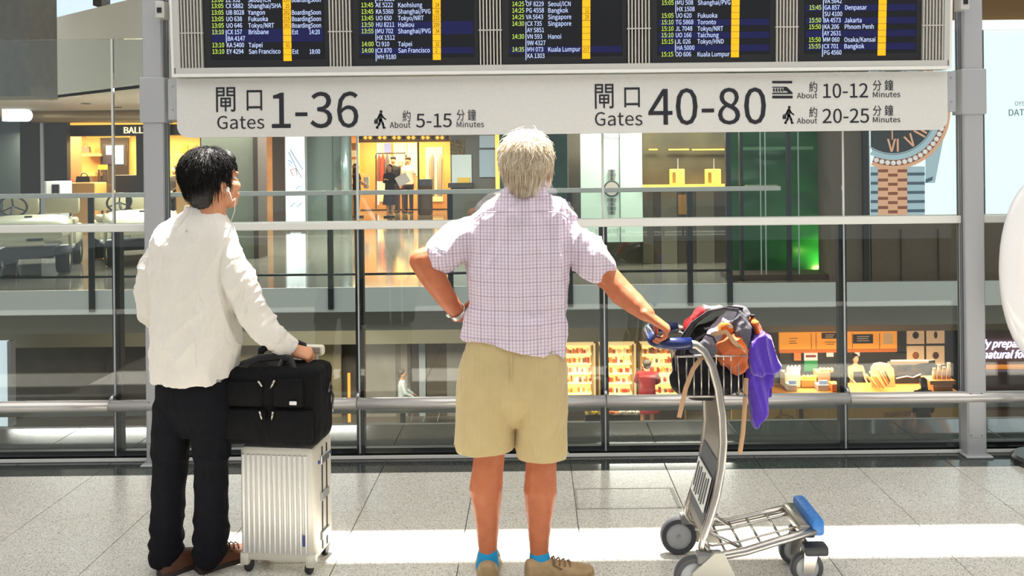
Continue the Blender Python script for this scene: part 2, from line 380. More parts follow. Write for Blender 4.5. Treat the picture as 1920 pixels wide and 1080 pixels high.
rows = [
 [(1, '13:00', 'ZE 932', 'Seoul/ICN', '210', 'BoardingSoon', 0), (12.2, '13:05', 'CX 5882', 'Shanghai/SHA', '25', '', 0), (24.4, '13:05', 'UB 8028', 'Yangon', '202', 'BoardingSoon', 0),
  (36.4, '13:05', 'UO 638', 'Fukuoka', '219', 'BoardingSoon', 0), (48.6, '13:05', 'UO 646', 'Tokyo/NRT', '201', 'BoardingSoon', 0), (60.6, '13:10', 'CX 157', 'Brisbane', '', 'Est 14:20', 1),
  (72.8, '', 'BA 4147', '', '', '', 2), (85, '13:10', 'KA 5400', 'Taipei', '61', '', 0), (97, '13:10', 'EY 4294', 'San Francisco', '', 'Est 18:00', 0), (109, '', '', '', '', '', 0)],
 [(-1, '', 'HX 1526', '', '', '', 2), (10.5, '13:45', 'AE 5222', 'Kaohsiung', '24', '', 0), (22.7, '13:45', 'KA 5360', 'Shanghai/PVG', '69', '', 0), (34.8, '13:45', 'UO 650', 'Tokyo/NRT', '215', '', 0),
  (47, '13:50', 'HU 8211', 'Haikou', '209', '', 0), (59, '13:55', 'MU 702', 'Shanghai/PVG', '34', '', 1), (71, '', 'HX 1512', '', '', '', 2), (83, '14:00', 'CI 910', 'Taipei', '32', '', 0),
  (95, '14:00', 'CX 870', 'San Francisco', '2', '', 1), (107, '', 'MH 9180', '', '', '', 2)],
 [(-3, '', 'AY 5868', '', '', '', 2), (8.5, '14:25', 'OF 8229', 'Seoul/ICN', '', '', 0), (20.5, '14:25', 'PG 4558', 'Bangkok', '11', '', 0), (32.7, '14:25', 'VA 5643', 'Singapore', '29', '', 0),
  (45, '14:30', 'CX 735', 'Singapore', '', '', 1), (57, '', 'AY 5851', '', '', '', 2), (69, '14:30', 'VN 593', 'Hanoi', '', '', 1), (81, '', '9W 4327', '', '', '', 2),
  (93, '14:35', 'MH 073', 'Kuala Lumpur', '217', '', 1), (105, '', 'KA 1303', '', '', '', 2)],
 [(6, '15:05', 'MU 508', 'Shanghai/PVG', '', '', 1), (18, '', 'HX 1508', '', '', '', 2), (30, '15:05', 'UO 620', 'Fukuoka', '', '', 0), (42.2, '15:10', 'TG 5868', 'Toronto', '', '', 0),
  (54.3, '15:10', 'JL 7048', 'Tokyo/NRT', '', '', 0), (66.3, '15:10', 'UO 166', 'Taichung', '', '', 0), (78.3, '15:15', 'JL 026', 'Tokyo/HND', '', '', 1), (90, '', 'HA 5000', '', '', '', 2),
  (102, '15:15', 'OD 606', 'Kuala Lumpur', '', '', 0)],
 [(3, '', 'VA 5642', '', '', '', 2), (15, '15:45', 'GA 857', 'Denpasar', '', '', 1), (27, '', 'SU 4100', '', '', '', 2), (38.7, '15:50', 'BA 4573', 'Jakarta', '', '', 0),
  (50.8, '15:50', 'KA 206', 'Phnom Penh', '', '', 1), (62.8, '', 'AY 2631', '', '', '', 2), (74.8, '15:50', 'MM 060', 'Osaka/Kansai', '', '', 0), (87, '15:55', 'CX 701', 'Bangkok', '', '', 1),
  (98.7, '', 'PG 4560', '', '', '', 2)]]
tx = [(398, 425, 466.5, 531.5), (678, 705, 746.5, 811.5), (960, 986, 1027, 1091.5), (1239.5, 1266, 1307, 1370.5), (1515.5, 1542, 1582, 1645.5)]
blue = [(5, 6), (4, 5, 8), (8,), (3, 5, 7), (1, 3, 5, 7)]
for si, (a, b) in enumerate(scr):
    x0, x1 = bl(a, 100)[0], bl(b, 100)[0]; zlo = .05
    bz = bbox(x0, x1, zlo, HB, .02, .05, 'screen', m_bez, db)
    bbox(x0 + .038, x1 - .025, zlo + .045, HB - .04, .017, .02, 'display', m_scr, bz)
    c0, c1, c2, c3 = tx[si]
    for ri, (y, t, f, d, gt, st, br) in enumerate(rows[si]):
        def put(s, px, m, cap=8.2, w=.9):
            if not s: return
            x, z = bl(px, y); mb = text_mb(s, cap / 341., ext=.0004, bold=.0002)
            for v in mb.v: v.x *= w
            moved(mb, (x, .0145, z - cap / 682.)).xf(BM).build('lettering', m, bz)
        x, z = bl(c3, y); q = 5.6 / 341.
        if ri in blue[si]: MB().box((x0 + .042, .0162, z - .0175), (x1 - .03, .017, z + .0175)).xf(BM).build('blue_row', m_row, bz)
        MB().box((x, .0152, z - q), (x + 15 / 341., .0165, z + q)).xf(BM).build('gate_cell', m_yel, bz)
        put(t, c0, m_tg, 8.2, .82); put(f, c1 + (2 if br else 0), m_tw, 8.2, .80); put(d, c2, m_tw, 8.2, .82); [put(q_, c3 + 16.5 + 32*i_, m_tw, 8.2, .73) for i_, q_ in enumerate(st.split())]
        put(gt, c3 + (1.5 if len(gt) == 3 else 5), m_tk, 7.2, .7)
        if br: MB().box((bl(c1 - .5, y)[0], .0145, z - .02), (bl(c1 + .8, y)[0], .0152, z + .014)).xf(BM).build('codeshare_bar', m_tw, bz)
for xx, nm in ((-2.02, 'clamp'), (2.345, 'clamp')):
    cl = MB().box((xx - .02, 4.62, 2.45), (xx + .028, 4.70, 2.54), .004).build(nm, m_frame, db)
    MB().box((xx - .008, 4.615, 2.478), (xx + .016, 4.622, 2.505)).build('clamp_slot', m_black, cl)
# ================================================================ far side of the void: upper gallery
GE = 11.3
m_gfloor = granite('gallery_stone', (128, 122, 112), ((104, 98, 90), (118, 112, 102), (140, 134, 124)), .09, 90.)
m_fascia = mat('fascia_grey', (206, 212, 206), .5); m_beam = mat('beam_grey', (140, 138, 122), .6)
m_cream = mat('cream_bulkhead', (222, 220, 204), .6); m_soff = mat('soffit_grey', (190, 184, 174), .6)
m_backw = mat('shop_back_wall', (120, 112, 100), .8); m_lowfl = mat('lower_floor', (120, 112, 100), .35)
struct(MB().box((-18, GE, -.31), (18, 36, 0)).build('floor', m_gfloor), 'polished stone floor of the gallery across the void')
struct(MB().box((-18, GE - .03, -.31), (18, GE - .001, .012)).build('trim_1', m_fascia), 'pale grey fascia along the gallery edge')
struct(MB().box((-18, 11.9, -.68), (18, 12.3, -.311)).build('trim_2', m_beam), 'grey beam set back under the gallery')
struct(MB().box((-18, 12.4, -.68), (18, 36, -.62)).build('ceiling', mat('lower_ceiling', (150, 144, 132), .7)), 'ceiling of the lower level')
struct(MB().box((-18, 5.6, -5.5), (18, 36, -5.3)).build('floor', m_lowfl), 'floor of the lower shopping level')
struct(MB().box((-18, 23.6, -5.3), (18, 23.9, -.68)).build('wall_lower', mat('lower_wall', (92, 84, 74), .8, var=(2, (78, 72, 64)))), 'dark wall behind the lower shops')
m_bulk = mat('lower_bulkhead', (128, 122, 100), .7); xk = P(1330, 600, 22.6).x
struct(MB().box((-18, 22.6, -3.14), (xk, 22.9, -.68)).build('wall_bulkhead', m_bulk), 'grey bulkhead above the food market')
struct(MB().box((xk, 22.6, -2.94), (18, 22.9, -.68)).build('wall_bulkhead', m_bulk), 'grey bulkhead above the cafe')
struct(MB().box((-22, 34, -.3), (22, 34.3, 14)).build('wall_back', m_backw), 'far wall behind the upper shops')
struct(MB().box((-18, 5.34, .085), (5, 5.37, .118)).build('trim_3', mat('ledge_rail_grey', (150, 152, 146), .5)), 'low grey edge strip on the ledge behind the glass')
m_edge = mat('ledge_front', (130, 132, 128), .6)
struct(MB().box((-9, 5.39, -.5), (9, 5.42, -.002)).build('trim_4', m_edge), 'edge of the concourse slab')
# cream bulkhead and soffit at upper left
A = P(57, 100, 15.5); B = P(345, 100, 12.4); dv = (V((B.x, B.y, 0)) - V((A.x, A.y, 0))); nv = V((-dv.y, dv.x, 0)).normalized() * .3
def wallbox(a, b, z0, z1, n): return MB().add([(a.x, a.y, z0), (b.x, b.y, z0), (b.x + n.x, b.y + n.y, z0), (a.x + n.x, a.y + n.y, z0), (a.x, a.y, z1), (b.x, b.y, z1), (b.x + n.x, b.y + n.y, z1), (a.x + n.x, a.y + n.y, z1)],
    [(0,3,2,1),(4,5,6,7),(0,1,5,4),(1,2,6,5),(2,3,7,6),(3,0,4,7)])
struct(wallbox(A, B, 2.9, 4.25, nv).build('wall_left', m_cream), 'cream bulkhead at upper left')
pl_ = [(A.x, A.y + .02), (B.x, B.y + .02), (2.6, 12.42), (2.6, 33.9), (-18, 33.9), (-18, 15.52)]
cs = struct(MB().prism(pl_, 2.9, 3.0, lambda x, y, z: V((x, y, z))).build('ceiling', m_soff), 'soffit over the gallery')
for px, py in ((90, 186), (161, 194), (220, 201)):
    q = P(px, py, 18); q = P(px, py, 1.25 * 1600 / (CY + .0105 * (CX - px) - py) if py < 300 else 18)
    MB().lathe([(.001, 0), (.07, 0), (.09, -.01), (.09, .02)], (q.x, q.y, 2.9), 'Z', 12).build('downlight', m_black, cs)
struct(MB().box((-18, 17, 4.2), (-3, 17.2, 9)).build('window_1', mat('sky_glass', (150, 170, 180), .3, emit=.85, emitcol=(196, 214, 224))), 'bright high window above the bulkhead')
for a, b in ((69, 86), (174, 190)):
    q0 = P(a, 0, 14); q1 = P(b, 23 if a < 100 else 10, 14)
    struct(MB().box((q0.x, 14, q1.z), (q1.x, 14.3, 6)).build('trim_5', mat('bracket_dark', (70, 66, 62), .6)), 'dark bracket in front of the high window')
q0 = P(-90, 180, 12.2); q1 = P(57, 180, 12.2)
struct(MB().box((q0.x, 12.2, q1.z), (q1.x, 12.9, 7)).build('wall_pier', mat('concrete_grey', (128, 128, 124), .8, var=(8, (116, 116, 112)))), 'grey concrete pier at upper left')
# ---- far balustrade
fb = thing('gallery_balustrade', 'glass balustrade with dark posts and white top rail on the gallery edge', 'balustrade', (0, GE, 0))
fpx = [P(x, 440, GE).x for x in (-272, -48, 175, 398, 621, 845, 1068, 1292, 1366)]
for i, x in enumerate(fpx):
    MB().box((x - .035, GE - .075, -.27), (x + .035, GE - .03, 1.24), .006).build('post', m_post, fb)
    if i: MB().box((fpx[i-1] + .02, GE - .028, .03), (x - .02, GE - .018, 1.24)).build('pane', m_glass, fb)
MB().box((fpx[0], GE - .10, 1.235), (P(1460, 348, GE).x, GE - .02, 1.295), .006).build('top_rail', mat('rail_white', (200, 204, 198), .45), fb)
MB().tube([(fpx[0], GE - .09, .195), (fpx[-1], GE - .09, .195)], .016, 8).build('bumper_rail', m_post, fb, True)
# ---- boutique at left
D1 = 20.
def rect(px0, py0, px1, py1, D, th=.05):
    a = P(px0, py1, D); b = P(px1, py0, D); c = (px0 + px1) / 2
    z0 = P(c, py1, D).z; z1 = P(c, py0, D).z
    return MB().box((a.x, D, z0), (b.x, D + th, z1))
def box_px(px0, py0, px1, py1, D, depth, ch=0.):
    a = P(px0, (py0+py1)/2, D); b = P(px1, (py0+py1)/2, D); c = (px0 + px1) / 2
    return MB().box((a.x, D, P(c, py1, D).z), (b.x, D + depth, P(c, py0, D).z), ch)
m_blk = mat('shop_black', (38, 36, 36), .4); m_wood = mat('warm_wood', (206, 160, 96), .5); m_warm = mat('warm_wall', (236, 186, 104), .7)
m_brown = mat('brown_wall', (110, 100, 84), .7, var=(30, (100, 91, 76))); m_dbrown = mat('dark_brown_wall', (76, 62, 50), .6)
m_olive = mat('olive_glass', (146, 150, 132), .25, var=(20, (138, 142, 124))); m_teal = mat('teal_panel', (112, 128, 122), .25, var=(25, (104, 120, 114)))
m_gold = mat('gold_light', (250, 190, 70), .5, emit=.9, emitcol=(255, 196, 84)); m_wlight = mat('white_light', (240, 246, 250), .5, emit=1.1, emitcol=(236, 244, 252))
bt = thing('boutique_front', 'black fronted leather goods boutique with lit shelves at far left', 'shop front', (P(200, 400, D1).x, D1, 0))
box_px(38, 214, 126, 450, 19.5, .15).build('pillar', m_blk, bt); box_px(76, 214, 81, 450, 19.45, .05).build('pillar_joint', m_alu, bt)
box_px(126, 233, 420, 254, D1, .4).build('sign_band', m_blk, bt)
m_let = mat('shop_letter', (236, 226, 200), .5, emit=.7, emitcol=(255, 240, 205))
q = P(231, 250, D1 - .02); moved(text_mb('BALLY', .145, ext=.015, bold=.002), q).build('lettering', m_let, bt)
box_px(120, 229, 420, 233, D1 - .1, .3).build('cornice', m_gold, bt)
pts = [P(60 + t * 36, 217, 19.3) for t in range(11)]
MB().tube(pts, .16, 14).build('canopy', mat('canopy_bronze', (170, 150, 116), .35, .5), bt, True)
rect(126, 254, 420, 452, 23.3, .1).build('back_wall', m_warm, bt); rect(190, 254, 240, 452, 23.2).build('dark_panel', m_dbrown, bt)
rect(257, 254, 268, 452, 20.1, .2).build('door_jamb', m_blk, bt); rect(126, 256, 149, 452, 22.0, .1).build('side_screen', mat('bronze_screen', (130, 104, 66), .6), bt)
box_px(149, 288, 190, 293, 22.8, .4).build('shelf', m_wood, bt); box_px(149, 324, 178, 330, 22.8, .4).build('shelf', m_wood, bt); box_px(328, 288, 376, 292, 22.8, .4).build('shelf', m_wood, bt)
box_px(162, 254, 240, 258, 20.3, .1).build('light_strip', m_gold, bt); box_px(376, 254, 382, 452, 20.1, .3).build('door_jamb', m_blk, bt)
struct(rect(-60, 205, 38, 452, 21.5, .1).build('wall_screen', mat('blue_grey_wall', (86, 104, 122), .4)), 'blue grey wall panel at the far left')
cp = MB(); q0 = P(9, 216, 18.5); q1 = P(46, 216, 18.5); r = .135; poly = [(q0.x, q0.z - r), (q1.x, q1.z - r)]
poly += [(q1.x + r * math.sin(math.radians(t)) * .9, q1.z - r * math.cos(math.radians(t))) for t in range(15, 180, 15)] + [(q1.x, q1.z + r), (q0.x, q0.z + r)]
tag(cp.prism(poly, 18.4, 18.6).build('light_box', m_wlight), 'white rounded light box above the black pillar', 'light box')
def handbag(px, py, wpx, D, col, label, cat='handbag', hk=.75):
    s = D / 1600.; w_ = wpx * s; h = w_ * hk; o = P(px, py, D)
    t = thing('handbag', label, cat, o); m = mat('bag_leather', col, .45)
    MB().prism([(o.x - w_/2, o.z), (o.x + w_/2, o.z), (o.x + w_*.42, o.z + h*.75), (o.x - w_*.42, o.z + h*.75)], D - w_*.18, D + w_*.18).build('body', m, t)
    MB().tube([o + V((w_*.22*math.cos(a), 0, h*.72 + h*.42*math.sin(a))) for a in [math.pi*k/8 for k in range(9)]], w_*.035, 6).build('handle', m, t, True)
    MB().prism([(o.x - w_*.42, o.z + h*.75), (o.x + w_*.42, o.z + h*.75), (o.x + w_*.3, o.z + h*.5), (o.x - w_*.3, o.z + h*.5)], D - w_*.2, D - w_*.18).build('flap', m, t)
    return t
handbag(160, 286, 19, 22.9, (120, 104, 84), 'taupe handbag on the upper boutique shelf'); handbag(184, 286, 12, 22.9, (190, 110, 40), 'orange handbag next to the taupe one on the shelf')
handbag(346, 286, 14, 22.9, (235, 180, 30), 'yellow handbag on the shelf right of the left column', hk=1.2); handbag(369, 286, 15, 22.9, (214, 60, 70), 'red handbag on the shelf beside the yellow one')
handbag(158, 342, 28, 20.9, (70, 58, 46), 'dark brown bag standing on the wooden boutique counter', hk=.55)
ct = tag(box_px(126, 343, 178, 450, 20.8, .6, .02).build('wooden_counter', m_wood), 'pale wooden display counter below the brown bag', 'counter')
tag(box_px(214, 328, 268, 450, 21.3, .6, .02).build('black_counter', m_blk), 'black cloth covered table below the boutique screen', 'table')
tag(box_px(330, 338, 372, 450, 20.9, .6, .02).build('wooden_counter', m_wood), 'pale wooden counter right of the left column', 'counter')
tv = thing('wall_screen_display', 'lit television screen on the dark boutique wall', 'television', P(216, 311, 22.6))
box_px(193, 270, 235, 311, 22.6, .08).build('bezel', m_blk, tv); box_px(199, 273, 231, 308, 22.58, .02).build('picture', mat('tv_picture', (120, 130, 200), .3, var=(3.5, (220, 225, 255)), emit=.35, emitcol=(150, 165, 235)), tv)
box_px(199, 290, 212, 308, 22.56, .02).build('pictured_figure', mat('tv_dark', (40, 30, 46), .4), tv)
ch = thing('bar_stool', 'tall black chair with yellow back under the boutique screen', 'stool', P(192, 436, 22.0))
box_px(184, 309, 200, 318, 22.0, .05).build('backrest', mat('stool_yellow', (220, 160, 50), .5), ch); box_px(183, 345, 201, 350, 21.9, .4).build('seat', m_blk, ch)
for x in (184, 199):
    box_px(x, 318, x + 2.5, 431, 22.0, .04).build('leg', m_blk, ch); box_px(x, 350, x + 2.5, 432, 21.92, .04).build('leg', m_blk, ch)
# ---- middle: piers, lit posters, shops
struct(box_px(378, 240, 475, 486, 15.0, .5).build('wall_pier', m_olive), 'olive grey glazed pier behind the man with earphones'); struct(box_px(475, 240, 484, 486, 14.95, .5).build('trim_6', m_dbrown), 'dark edge of the olive pier')
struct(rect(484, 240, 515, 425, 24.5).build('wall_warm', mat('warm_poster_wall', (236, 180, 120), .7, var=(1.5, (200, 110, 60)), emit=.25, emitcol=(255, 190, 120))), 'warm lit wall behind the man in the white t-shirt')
struct(box_px(511, 240, 534, 428, 22.0, .5).build('wall_pier', m_dbrown), 'dark brown pier left of the white light box')
lb = thing('poster_light_box', 'tall freestanding white light box with pale blue sketch poster', 'light box', P(553, 431, 21.4))
box_px(534, 250, 572, 428, 21.4, .25, .02).build('frame', m_alu, lb); box_px(536, 250, 571, 425, 21.37, .03).build('poster', m_wlight, lb)
for x in (537, 566): MB().prism([tuple(P(x + a, b, 21.3)[i] for i in (0, 2)) for a, b in ((-2, 424), (6, 424), (2, 434))], 21.3, 21.5).build('foot', m_black, lb)
m_sk = mat('sketch_blue', (150, 176, 205), .6); m_sk2 = mat('sketch_red', (190, 150, 150), .6)
for pts, m in ((((541, 285), (549, 300), (557, 318), (566, 334)), m_sk), (((544, 280), (556, 300), (568, 318)), m_sk), (((540, 300), (547, 305), (545, 312), (541, 306)), m_sk), (((544, 318), (550, 330), (558, 328), (554, 316), (546, 318)), m_sk2),
               (((555, 355), (560, 350), (568, 348), (562, 356), (570, 354)), m_sk), (((545, 388), (552, 380), (558, 388), (566, 380)), m_sk)):
    MB().tube([P(a, b, 21.36) for a, b in pts], .016, 6).build('sketch_line', m, lb)
struct(rect(573, 240, 622, 425, 22.0).build('wall_panel', m_teal), 'grey green glazed panel right of the light box'); struct(rect(623, 240, 658, 425, 22.05).build('wall_panel', m_teal), 'grey green glazed panel beside the round column')
q = P(648, 425, 21.7); struct(MB().tube([(q.x, 21.7, 0), (q.x, 21.7, 2.9)], .115, 20).build('trim_7', mat('round_column', (150, 172, 172), .25, .4), None, True), 'round steel column at the clothes shop entrance')
# clothes shop
D2 = 30.
cs_ = thing('clothes_shop', 'bright warm clothes shop with orange panelled walls in the distance', 'shop front', (P(750, 390, D2).x, D2, 0))
m_org = mat('orange_wall', (240, 168, 84), .6, var=(1.2, (232, 150, 70))); m_pale = mat('pale_niche', (255, 222, 160), .6, emit=.45, emitcol=(255, 222, 160))
box_px(657, 240, 850, 392, D2, .2).build('back_wall', m_org, cs_)
for a, b, c, d in ((711, 268, 733, 378), (738, 268, 758, 330), (764, 268, 782, 330), (798, 276, 830, 378)): box_px(a, b, c, d, D2 - .04, .04).build('niche', m_pale, cs_)
for x in (707.5, 760): box_px(x, 268, x + 2, 384, D2 - .08, .05).build('light_strip', m_wlight, cs_)
lt = box_px(672, 240, 905, 266, 25.5, .2).build('header', mat('header_gold', (150, 120, 60), .5), cs_)
for i in range(26):
    q = P(676 + i * 9, 258, 25.45); MB().cbox(q, (.09, .03, .09), Matrix.Rotation(math.pi/4, 3, 'Y')).build('lattice_stud', m_gold if i % 3 else m_blk, lt)
box_px(657, 268, 669, 405, 27, .5).build('box_shelf', m_org, cs_)
for k in range(5): box_px(658, 282 + k*17, 667, 294 + k*17, 26.95, .1).build('shelf_box', m_pale, cs_)
box_px(783, 262, 786, 400, 26.5, .06).build('glass_mullion', m_post, cs_)
gr = thing('garment_rail', 'dark garment rail hung with red and black jackets in the clothes shop', 'clothes rail', P(725, 386, 29.2))
MB().tube([P(704, 296, 29.2), P(706, 288, 29.2), P(760, 287, 29.2), P(762, 296, 29.2)], .02, 6).build('rail', m_black, gr)
for x in (705, 761): MB().tube([P(x, 290, 29.2), P(x, 392, 29.2)], .02, 6).build('upright', m_black, gr)
def garment(px, top, bot, wpx, D, col, label, grp):
    c = MB(); a = [(0, top), (wpx*.25, top + 4), (wpx*.5, top + 12), (wpx*.5, bot), (-wpx*.5, bot), (-wpx*.5, top + 12), (-wpx*.25, top + 4)]
    c.prism([tuple(P(px + x, y, D)[i] for i in (0, 2)) for x, y in a], D - .12, D + .12)
    return tag(c.build('jacket', mat('cloth', col, .9)), label, 'jacket', grp)
garment(711, 290, 340, 6.5, 29.1, (120, 70, 50), 'brown jacket at the left end of the garment rail', 'jackets on the garment rail'); garment(718, 289, 340, 6.5, 29.05, (214, 62, 44), 'red jacket on the garment rail', 'jackets on the garment rail')
garment(726, 289, 342, 7, 29.0, (96, 84, 84), 'grey jacket next to the red one on the rail', 'jackets on the garment rail')
for i, (px, c, nm) in enumerate(((803, (230, 200, 160), 'beige'), (811, (150, 120, 100), 'brown'), (818, (236, 214, 180), 'cream'), (826, (170, 140, 124), 'taupe'))):
    garment(px, 288, 368, 6, 29.0, c, nm + ' long coat hanging in the bright niche of the clothes shop', 'coats in the bright niche')
tag(box_px(720, 268, 733, 286, 29.8, .05).build('framed_picture', mat('denim_blue', (110, 120, 180), .6)), 'blue framed denim picture on the clothes shop wall', 'picture')
dt = thing('display_table', 'grey display table with folded jeans in the clothes shop', 'table', P(795, 400, 27)); box_px(783, 336, 808, 348, 27, .5).build('folded_jeans', mat('jeans', (116, 124, 140), .8), dt); box_px(783, 348, 808, 402, 27.05, .45).build('body', mat('table_brown', (110, 84, 60), .5), dt)
# dark showcase piers and teal glass
m_shop_g = mat('dark_grey_panel', (84, 82, 74), .4)
struct(box_px(845, 240, 934, 418, 24.0, .4).build('wall_pier', m_shop_g), 'dark grey pier right of the clothes shop')
vc = thing('glass_vitrine', 'pale lit glass vitrine with a yellow item on the dark pier', 'showcase', P(866, 350, 23.9))
box_px(847, 290, 884, 344, 23.9, .08).build('case', mat('vitrine_pale', (180, 190, 186), .3, emit=.25, emitcol=(200, 214, 214)), vc); box_px(858, 333, 881, 343, 23.8, .1, .01).build('yellow_item', mat('yellow_item', (220, 180, 60), .5), vc)
box_px(840, 343, 886, 352, 23.7, .3).build('shelf', m_blk, vc)
for a, b in ((254, 277), (281, 332)): struct(rect(899, a, 929, b, 23.9).build('window_2', mat('blue_window', (140, 158, 172), .25, emit=.18, emitcol=(150, 170, 190))), 'blue grey window pane in the dark pier')
struct(box_px(844, 262, 871, 290, 23.95, .03).build('trim_8', mat('lattice_brass', (120, 100, 54), .6, var=(30, (60, 52, 34), .08))), 'brass lattice panel above the vitrine')
tag(box_px(929, 240, 938, 405, 23.5, .1).build('light_column', m_gold), 'narrow yellow light column left of the white haired man', 'light')
struct(rect(938, 240, 1066, 452, 17.5, .1).build('wall_panel', mat('teal_glass', (40, 74, 70), .2, var=(4, (58, 96, 90)))), 'dark teal glass wall behind the white haired head')
struct(box_px(1066, 240, 1092, 470, 15.9, .4).build('wall_pier', m_brown), 'brown pier left of the watch banner')
# ---- watch shop
W1 = 13.6
ws = thing('watch_shop', 'brown stone watch shop front with lit niche and green feature wall', 'shop front', (3, W1, 0))
box_px(1066, 240, 1375, 494, W1 + .25, .3).build('back_wall', m_brown, ws)
for a, b, m in ((1205, 1226, m_brown), (1226, 1239, m_dbrown), (1239, 1270, mat('stone_panel', (134, 126, 110), .6)), (1270, 1287, m_dbrown), (1287, 1305, m_dbrown), (1305, 1340, mat('stone_panel', (128, 120, 104), .6)), (1340, 1366, m_dbrown)):
    box_px(a + .5, 352, b - .5, 494, W1 + .02, .2).build('stone_panel', m, ws)
box_px(1272, 365, 1287, 402, W1 - .01, .05).build('lit_panel', mat('amber_panel', (170, 120, 40), .5, emit=.2), ws)
box_px(1205, 240, 1380, 347, W1 + .2, .05).build('niche_back', mat('niche_dark', (58, 52, 34), .6, var=(2.5, (86, 78, 44))), ws)
box_px(1205, 347, 1380, 352, W1 - .25, .45).build('shelf', m_gold, ws)
for a, b in ((1217, 1233), (1254, 1292), (1298, 1378)): box_px(a, 279, b, 281.5, W1 + .1, .03).build('light_strip', m_gold, ws)
for i, (a, b) in enumerate(((1258, 1284), (1325, 1352))):
    t = thing('gold_display_case', ('left' if i == 0 else 'right') + ' gold watch case standing on the lit shelf of the watch shop', 'display case', P((a+b)/2, 345.5, W1 - .1), 'gold cases on the lit shelf')
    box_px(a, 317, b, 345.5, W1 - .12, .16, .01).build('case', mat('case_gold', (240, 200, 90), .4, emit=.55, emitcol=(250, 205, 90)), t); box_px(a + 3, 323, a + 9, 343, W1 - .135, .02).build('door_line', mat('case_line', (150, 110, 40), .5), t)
    MB().tube([P((a+b)/2, 317, W1), P((a+b)/2, 297, W1)], .008, 6).build('hook', m_alu, t)
bn = thing('watch_banner', 'pale mint hanging banner showing a steel wristwatch', 'banner', P(1147, 453, 13.4))
m_mint = mat('banner_mint', (206, 224, 208), .6, emit=.3, emitcol=(214, 236, 218))
box_px(1089, 244, 1204.5, 454, 13.4, .04).build('sheet', m_mint, bn); box_px(1161.5, 244, 1163, 454, 13.38, .02).build('seam', mat('seam_grey', (90, 100, 92), .5), bn)
m_wst = mat('print_steel', (150, 156, 150), .5); m_wst2 = mat('print_steel_dark', (84, 92, 88), .5); m_face = mat('print_face', (206, 196, 186), .5)
q = P(1131, 261, 13.37); moved(text_mb('ROLEX', .068, ext=.002), q).build('lettering', mat('letter_grey', (90, 100, 92), .5), bn)
q = P(1116, 437, 13.37); moved(text_mb('DATEJUST 28', .055, ext=.002), q).build('lettering', mat('letter_pale', (150, 158, 150), .5), bn)
def disc(px, py, r, D, n=28, y0=-.004, y1=.004, rin=0., clip=None):
    s = D / F; c = P(px, py, D); mb = MB(); ang = [2*math.pi*k/n for k in range(n)]
    if rin:
        for k in range(n):
            a0, a1 = 2*math.pi*k/n, 2*math.pi*(k+1)/n; am = (a0+a1)/2
            if clip and px + r*math.cos(am) < clip: continue
            mb.prism([(c.x + r_*s*math.cos(a), c.z + r_*s*math.sin(a)) for r_, a in ((rin, a0), (r, a0), (r, a1), (rin, a1))], D + y0, D + y1)
    else:
        pl = [(max(px + r*math.cos(a), clip or -1e9), r*math.sin(a)) for a in ang]
        mb.prism([(c.x + (x - px)*s, c.z + z*s) for x, z in pl], D + y0, D + y1)
    return mb
for (y, hw, hh) in ((321, 7, 3), (328, 8.5, 3), (335, 7, 3), (375, 9, 3.5), (383, 7, 3.5), (391, 8.5, 3.5), (399, 7, 3.5)):
    for x in (-hw*.62, 0, hw*.62): box_px(1147 + x - hw*.3, y - hh, 1147 + x + hw*.3, y + hh, 13.375, .02).build('watch_link', m_wst if x else m_wst2, bn)
disc(1147, 354, 15.5, 13.37).build('watch_case', m_wst2, bn); disc(1147, 354, 12.5, 13.36).build('watch_dial', m_face, bn)
# green feature wall behind glass
GW = 12.3; mg = MB(); gx0, gx1 = P(1366, 400, GW).x, P(1562, 400, GW).x; nx, nz = 36, 40; vs = []
for j in range(nz + 1):
    for i in range(nx + 1):
        x = gx0 + (gx1 - gx0)*i/nx; z = .03 + 3.0*j/nz
        vs.append((x, GW + .06*noise.noise(V((x*1.6, z*3.2, 1))) + .03*noise.noise(V((x*3, z*8, 4))), z))
mg.add(vs, [(j*(nx+1)+i, j*(nx+1)+i+1, (j+1)*(nx+1)+i+1, (j+1)*(nx+1)+i) for j in range(nz) for i in range(nx)])
mg.build('green_wave_panel', mat('green_resin', (24, 110, 52), .3, var=(3, (14, 80, 40))), ws, True)
area_lamp('green_wall_lamp', ((gx0+gx1)/2, GW - .25, .06), gx1 - gx0 - .2, 70, (.75, 1, .25), (0, .35, 1), .08)
box_px(1366, 515, 1560, 527, 11.6, .5).build('plinth', m_dbrown, ws)
for a, b in ((1362, 1371), (1388, 1394), (1477, 1484)): box_px(a, 240, b, 527, 11.55, .08).build('mullion', m_post, ws)
for a in (1426, 1435, 1497): box_px(a, 240, a + 1.6, 520, 11.62, .02).build('glass_joint', m_glassedge, ws)
box_px(1392, 275, 1525, 281, 12.0, .1).build('glass_shelf', mat('shelf_green', (110, 160, 120), .3), ws); box_px(1400, 347, 1458, 351, 11.9, .1).build('glass_shelf', mat('shelf_green2', (170, 180, 150), .3), ws)
box_px(1556, 40, 1632, 527, 11.5, .5).build('pier', m_brown, ws); box_px(1619, 240, 1629, 527, 11.45, .1).build('pier_edge', m_blk, ws)
box_px(1632, 400, 2300, 527, 11.5, .5).build('dado', mat('dado_brown', (104, 90, 72), .6, var=(12, (96, 82, 64))), ws)
box_px(1366, -60, 2300, 37, 11.55, .5).build('header', mat('header_brown', (120, 92, 52), .6), ws)
for a in (1690, 1760, 1846): box_px(a, 430, a + 1.2, 527, 11.47, .04).build('dado_joint', m_dbrown, ws)
